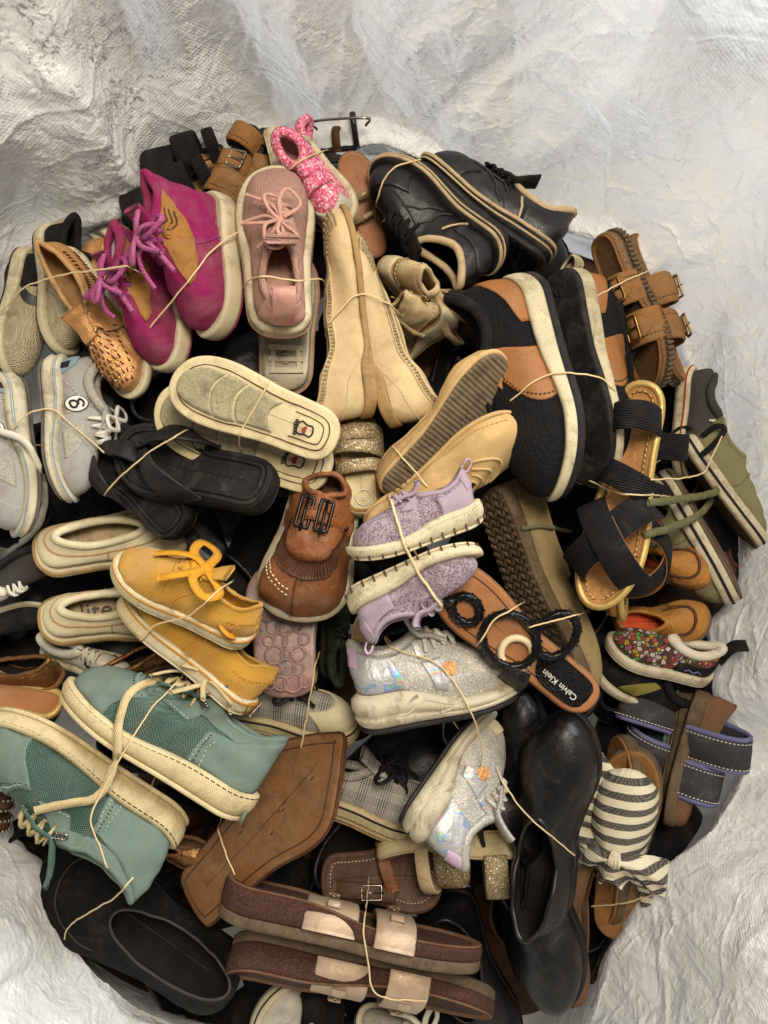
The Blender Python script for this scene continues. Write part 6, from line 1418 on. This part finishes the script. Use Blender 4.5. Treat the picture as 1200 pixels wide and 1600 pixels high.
    hgt = T.math('ADD', T.math('ADD', T.math('MULTIPLY', wv, .12), T.math('ADD', T.math('MULTIPLY', ln1, .4), T.math('MULTIPLY', T.math('ABSOLUTE', T.math('SUBTRACT', wr, .5)), 4.5))), T.math('ADD', T.math('MULTIPLY', ln2, .32), T.math('MULTIPLY', T.math('ABSOLUTE', T.math('SUBTRACT', wr2, .5)), 1.6)))
    b = T.new('ShaderNodeBump'); b.inputs['Strength'].default_value = .55; b.inputs['Distance'].default_value = .004
    T.link(hgt, b.inputs['Height']); T.link(b.outputs[0], P.inputs['Normal'])
    tl = T.new('ShaderNodeBsdfTranslucent'); tl.inputs[0].default_value = (.78, .79, .8, 1); T.link(b.outputs[0], tl.inputs['Normal'])
    mx = T.new('ShaderNodeMixShader'); mx.inputs[0].default_value = .28; T.link(P.outputs[0], mx.inputs[1]); T.link(tl.outputs[0], mx.inputs[2]); T.link(mx.outputs[0], T.n['Material Output'].inputs[0])
    return m
V, f, UVs = make_sack()
me = bpy.data.meshes.new('woven_sack'); me.vertices.add(len(V)); me.vertices.foreach_set('co', V.ravel())
me.loops.add(f.size); me.loops.foreach_set('vertex_index', f.ravel().astype(np.int32)); me.polygons.add(len(f))
me.polygons.foreach_set('loop_start', np.arange(0, f.size, 4, dtype=np.int32)); me.polygons.foreach_set('loop_total', np.full(len(f), 4, dtype=np.int32)); me.polygons.foreach_set('use_smooth', np.ones(len(f), bool))
me.update(calc_edges=True); me.validate(); me.materials.append(sack_material())
sack = bpy.data.objects.new('woven_sack', me); COL.objects.link(sack)
sack['label'] = 'crumpled white woven plastic sack round the heap of shoes, dirt smudges at the top left'; sack['category'] = 'sack'
# ------------------------------------------------------------------ rubber bands and loose laces lying over the shoes
bpy.context.view_layer.update(); DG = bpy.context.evaluated_depsgraph_get()
def drape(pts, n=70, lift=.0018, taut=1.0, run=False):
    """Stretch a cord over whatever lies along a line across the heap; dips between the shoes are bridged."""
    o = Vector((0, 0, H)); D = []; dirs = []; pts = [np.array(p, float) for p in pts]
    def depth(p):
        d = Vector(px(p[0], p[1], 0.0)) - o; d.normalize(); hit = SC.ray_cast(DG, o, d); return (hit[1] - o).length if hit[0] else 9
    if run:                         # carry each end on over the shoe to the edge where it drops away
        for e in (0, -1):
            p, t = pts[e].copy(), nrm(pts[e] - pts[1 if e == 0 else -2]); last = depth(p)
            for k in range(16):
                q = p + t * 4; dq = depth(q)
                if dq > last + .011: pts.insert(0, p) if e == 0 else pts.append(p); break
                p, last = q, dq
    pp = crom(np.array(pts), n)
    for x, y in pp:
        d = Vector(px(x, y, 0.0)) - o; d.normalize(); dirs.append(np.array(d))
        hit = SC.ray_cast(DG, o, d); D.append((hit[1] - o).length if hit[0] else np.nan)
    D = np.array(D); ok = ~np.isnan(D); D = np.interp(np.arange(n), np.arange(n)[ok], D[ok]); x = np.arange(n)
    hull = []
    for i in range(n):
        while len(hull) >= 2 and (D[hull[-1]] - D[hull[-2]]) * (i - hull[-2]) >= (D[i] - D[hull[-2]]) * (hull[-1] - hull[-2]): hull.pop()
        hull.append(i)
    T_ = np.interp(x, hull, D[hull]); D = D + (T_ - D) * taut - lift
    return np.array([np.array(o) + dirs[i] * D[i] for i in range(n)])
CORDS = []
def rband(label, pts, r=.001, m='rubber_band', flat=.55, run=True):
    CORDS.append(('rubber_band', label, 'rubber band', drape(pts, run=run), r, m, flat, True))
def lace(label, pts, r=.004, m='white_lace', flat=.35, lift=.004, taut=.9):
    CORDS.append(('shoelace', label, 'shoelace', drape(pts, lift=lift, taut=taut), r, m, flat, False))
rband('rubber band round the blush pink knit sneakers', [(378, 450), (392, 436), (415, 432), (460, 438), (500, 436), (508, 446)])
rband('rubber band across the magenta high-tops', [(372, 362), (335, 388), (300, 432), (262, 478), (235, 512)], run=False)
rband('rubber band linking the rose gold shoe and mesh sneakers', [(18, 470), (40, 448), (95, 430), (140, 424), (178, 418)])
rband('rubber band round the grey sport sneakers', [(12, 682), (28, 662), (52, 643), (85, 642), (116, 668)])
rband('rubber band holding the two cream rhinestone flats', [(532, 484), (548, 466), (572, 460), (602, 472), (628, 494)])
rband('rubber band over the black leather trainers', [(590, 312), (600, 282), (620, 260), (655, 250)])
rband('rubber band round the brown and black sneakers', [(798, 625), (838, 594), (866, 584), (905, 584), (938, 590), (952, 602)])
rband('rubber band round the tan two-strap sandals', [(935, 462), (972, 442), (1012, 424)])
rband('rubber band over the gold-rimmed cork sandals', [(922, 752), (968, 770), (1022, 774)])
rband('rubber band across the khaki sneakers', [(1018, 750), (1072, 746), (1100, 738), (1110, 718)])
rband('rubber band round the pink toddler soles', [(414, 608), (392, 646), (374, 682), (378, 706)])
rband('rubber band across the black thong sandals', [(168, 768), (195, 738), (240, 702), (292, 672)])
rband('rubber band round the yellow corduroy sneakers', [(228, 992), (245, 976), (295, 962), (332, 930)])
rband('rubber band on the beige suede flats', [(640, 728), (652, 742), (668, 760)])
rband('rubber band round the lavender toddler sneakers', [(618, 806), (630, 845), (650, 890), (672, 922)], .0016)
rband('rubber band on the tan ring sandal', [(758, 990), (772, 970), (798, 954), (820, 940)])
rband('rubber band on the zigzag-soled suede shoe', [(858, 972), (880, 966), (905, 960)])
rband('rubber band across the holographic sneakers', [(636, 1020), (680, 1036), (716, 1074), (742, 1128), (752, 1168), (752, 1196)])
rband('rubber band twisted over the teal oxfords', [(262, 1080), (236, 1108), (196, 1172), (160, 1238), (142, 1280), (156, 1322)])
rband('rubber band round the plaid sneakers', [(486, 1080), (478, 1128), (470, 1168)])
rband('rubber band across the glossy black shoe', [(776, 1200), (792, 1232), (830, 1280), (870, 1314)])
rband('rubber band round the champagne-strapped cork sandals', [(572, 1418), (568, 1456), (575, 1502), (582, 1546), (604, 1560), (650, 1563)])
rband('rubber band across the striped slide', [(928, 1416), (978, 1411), (1022, 1398)])
rband('rubber band over the black suede loafers', [(206, 1374), (180, 1402), (132, 1430), (106, 1450), (100, 1468)])
rband('rubber band on the tan pointed sole', [(344, 1306), (352, 1332), (367, 1366)])
rband('rubber band across the pink glitter toddler shoes', [(452, 264), (480, 246), (512, 234)])
lace('long white lace looping down at the left edge', [(-5, 672), (36, 688), (62, 732), (70, 790), (48, 836), (-5, 868)], .0045, 'white_lace', .4)
lace('wide cream lace lying across both teal oxfords', [(268, 1056), (206, 1080), (188, 1120), (184, 1168), (172, 1212), (150, 1246), (105, 1256), (55, 1266)], .005, 'cream_lace', .2)
lace('khaki lace stretched across the striped soles, upper one', [(1012, 786), (1062, 780), (1110, 772), (1122, 764)], .005, 'khaki_lace', .3)
lace('khaki lace stretched across the striped soles, lower one', [(1008, 836), (1055, 822), (1092, 804), (1114, 778)], .005, 'khaki_lace', .3)
lace('thin khaki lace end over the zigzag-soled shoe', [(815, 826), (850, 822), (895, 832)], .0028, 'khaki_lace', .4)
lace('black elastic strap sticking out by the sack wall', [(1096, 682), (1118, 666), (1132, 672), (1112, 698), (1096, 712)], .004, 'black_elastic', .3)
for nm, lab, cat, P, r, m, flat, loop in CORDS:
    if loop:                       # the band closes underneath the shoes
        c = P.mean(0); tang0, tang1 = nrm(P[0] - P[3]), nrm(P[-1] - P[-4])
        a = P[-1] + tang1 * .004 + np.array([0, 0, -.02]); b = P[0] + tang0 * .004 + np.array([0, 0, -.02])
        mid = [a + np.array([0, 0, -.03]), (a * .7 + b * .3) + np.array([0, 0, -.055]), (a * .3 + b * .7) + np.array([0, 0, -.055]), b + np.array([0, 0, -.03])]
        Q = np.vstack([P, crom(np.array([P[-1], a] + mid + [b, P[0]]), 40)[1:-1]]); closed = True
    else: Q = P; closed = False
    jit = wob(Q, len(lab), 120, .0006); V, f = tubeV(Q + jit, r, 6, closed, flat=flat, hint=(0, 0, 1))
    o = mk(nm, V, f, M_[m]); o['label'] = lab; o['category'] = cat; o['group'] = 'rubber bands holding pairs' if loop else 'loose laces on the heap'
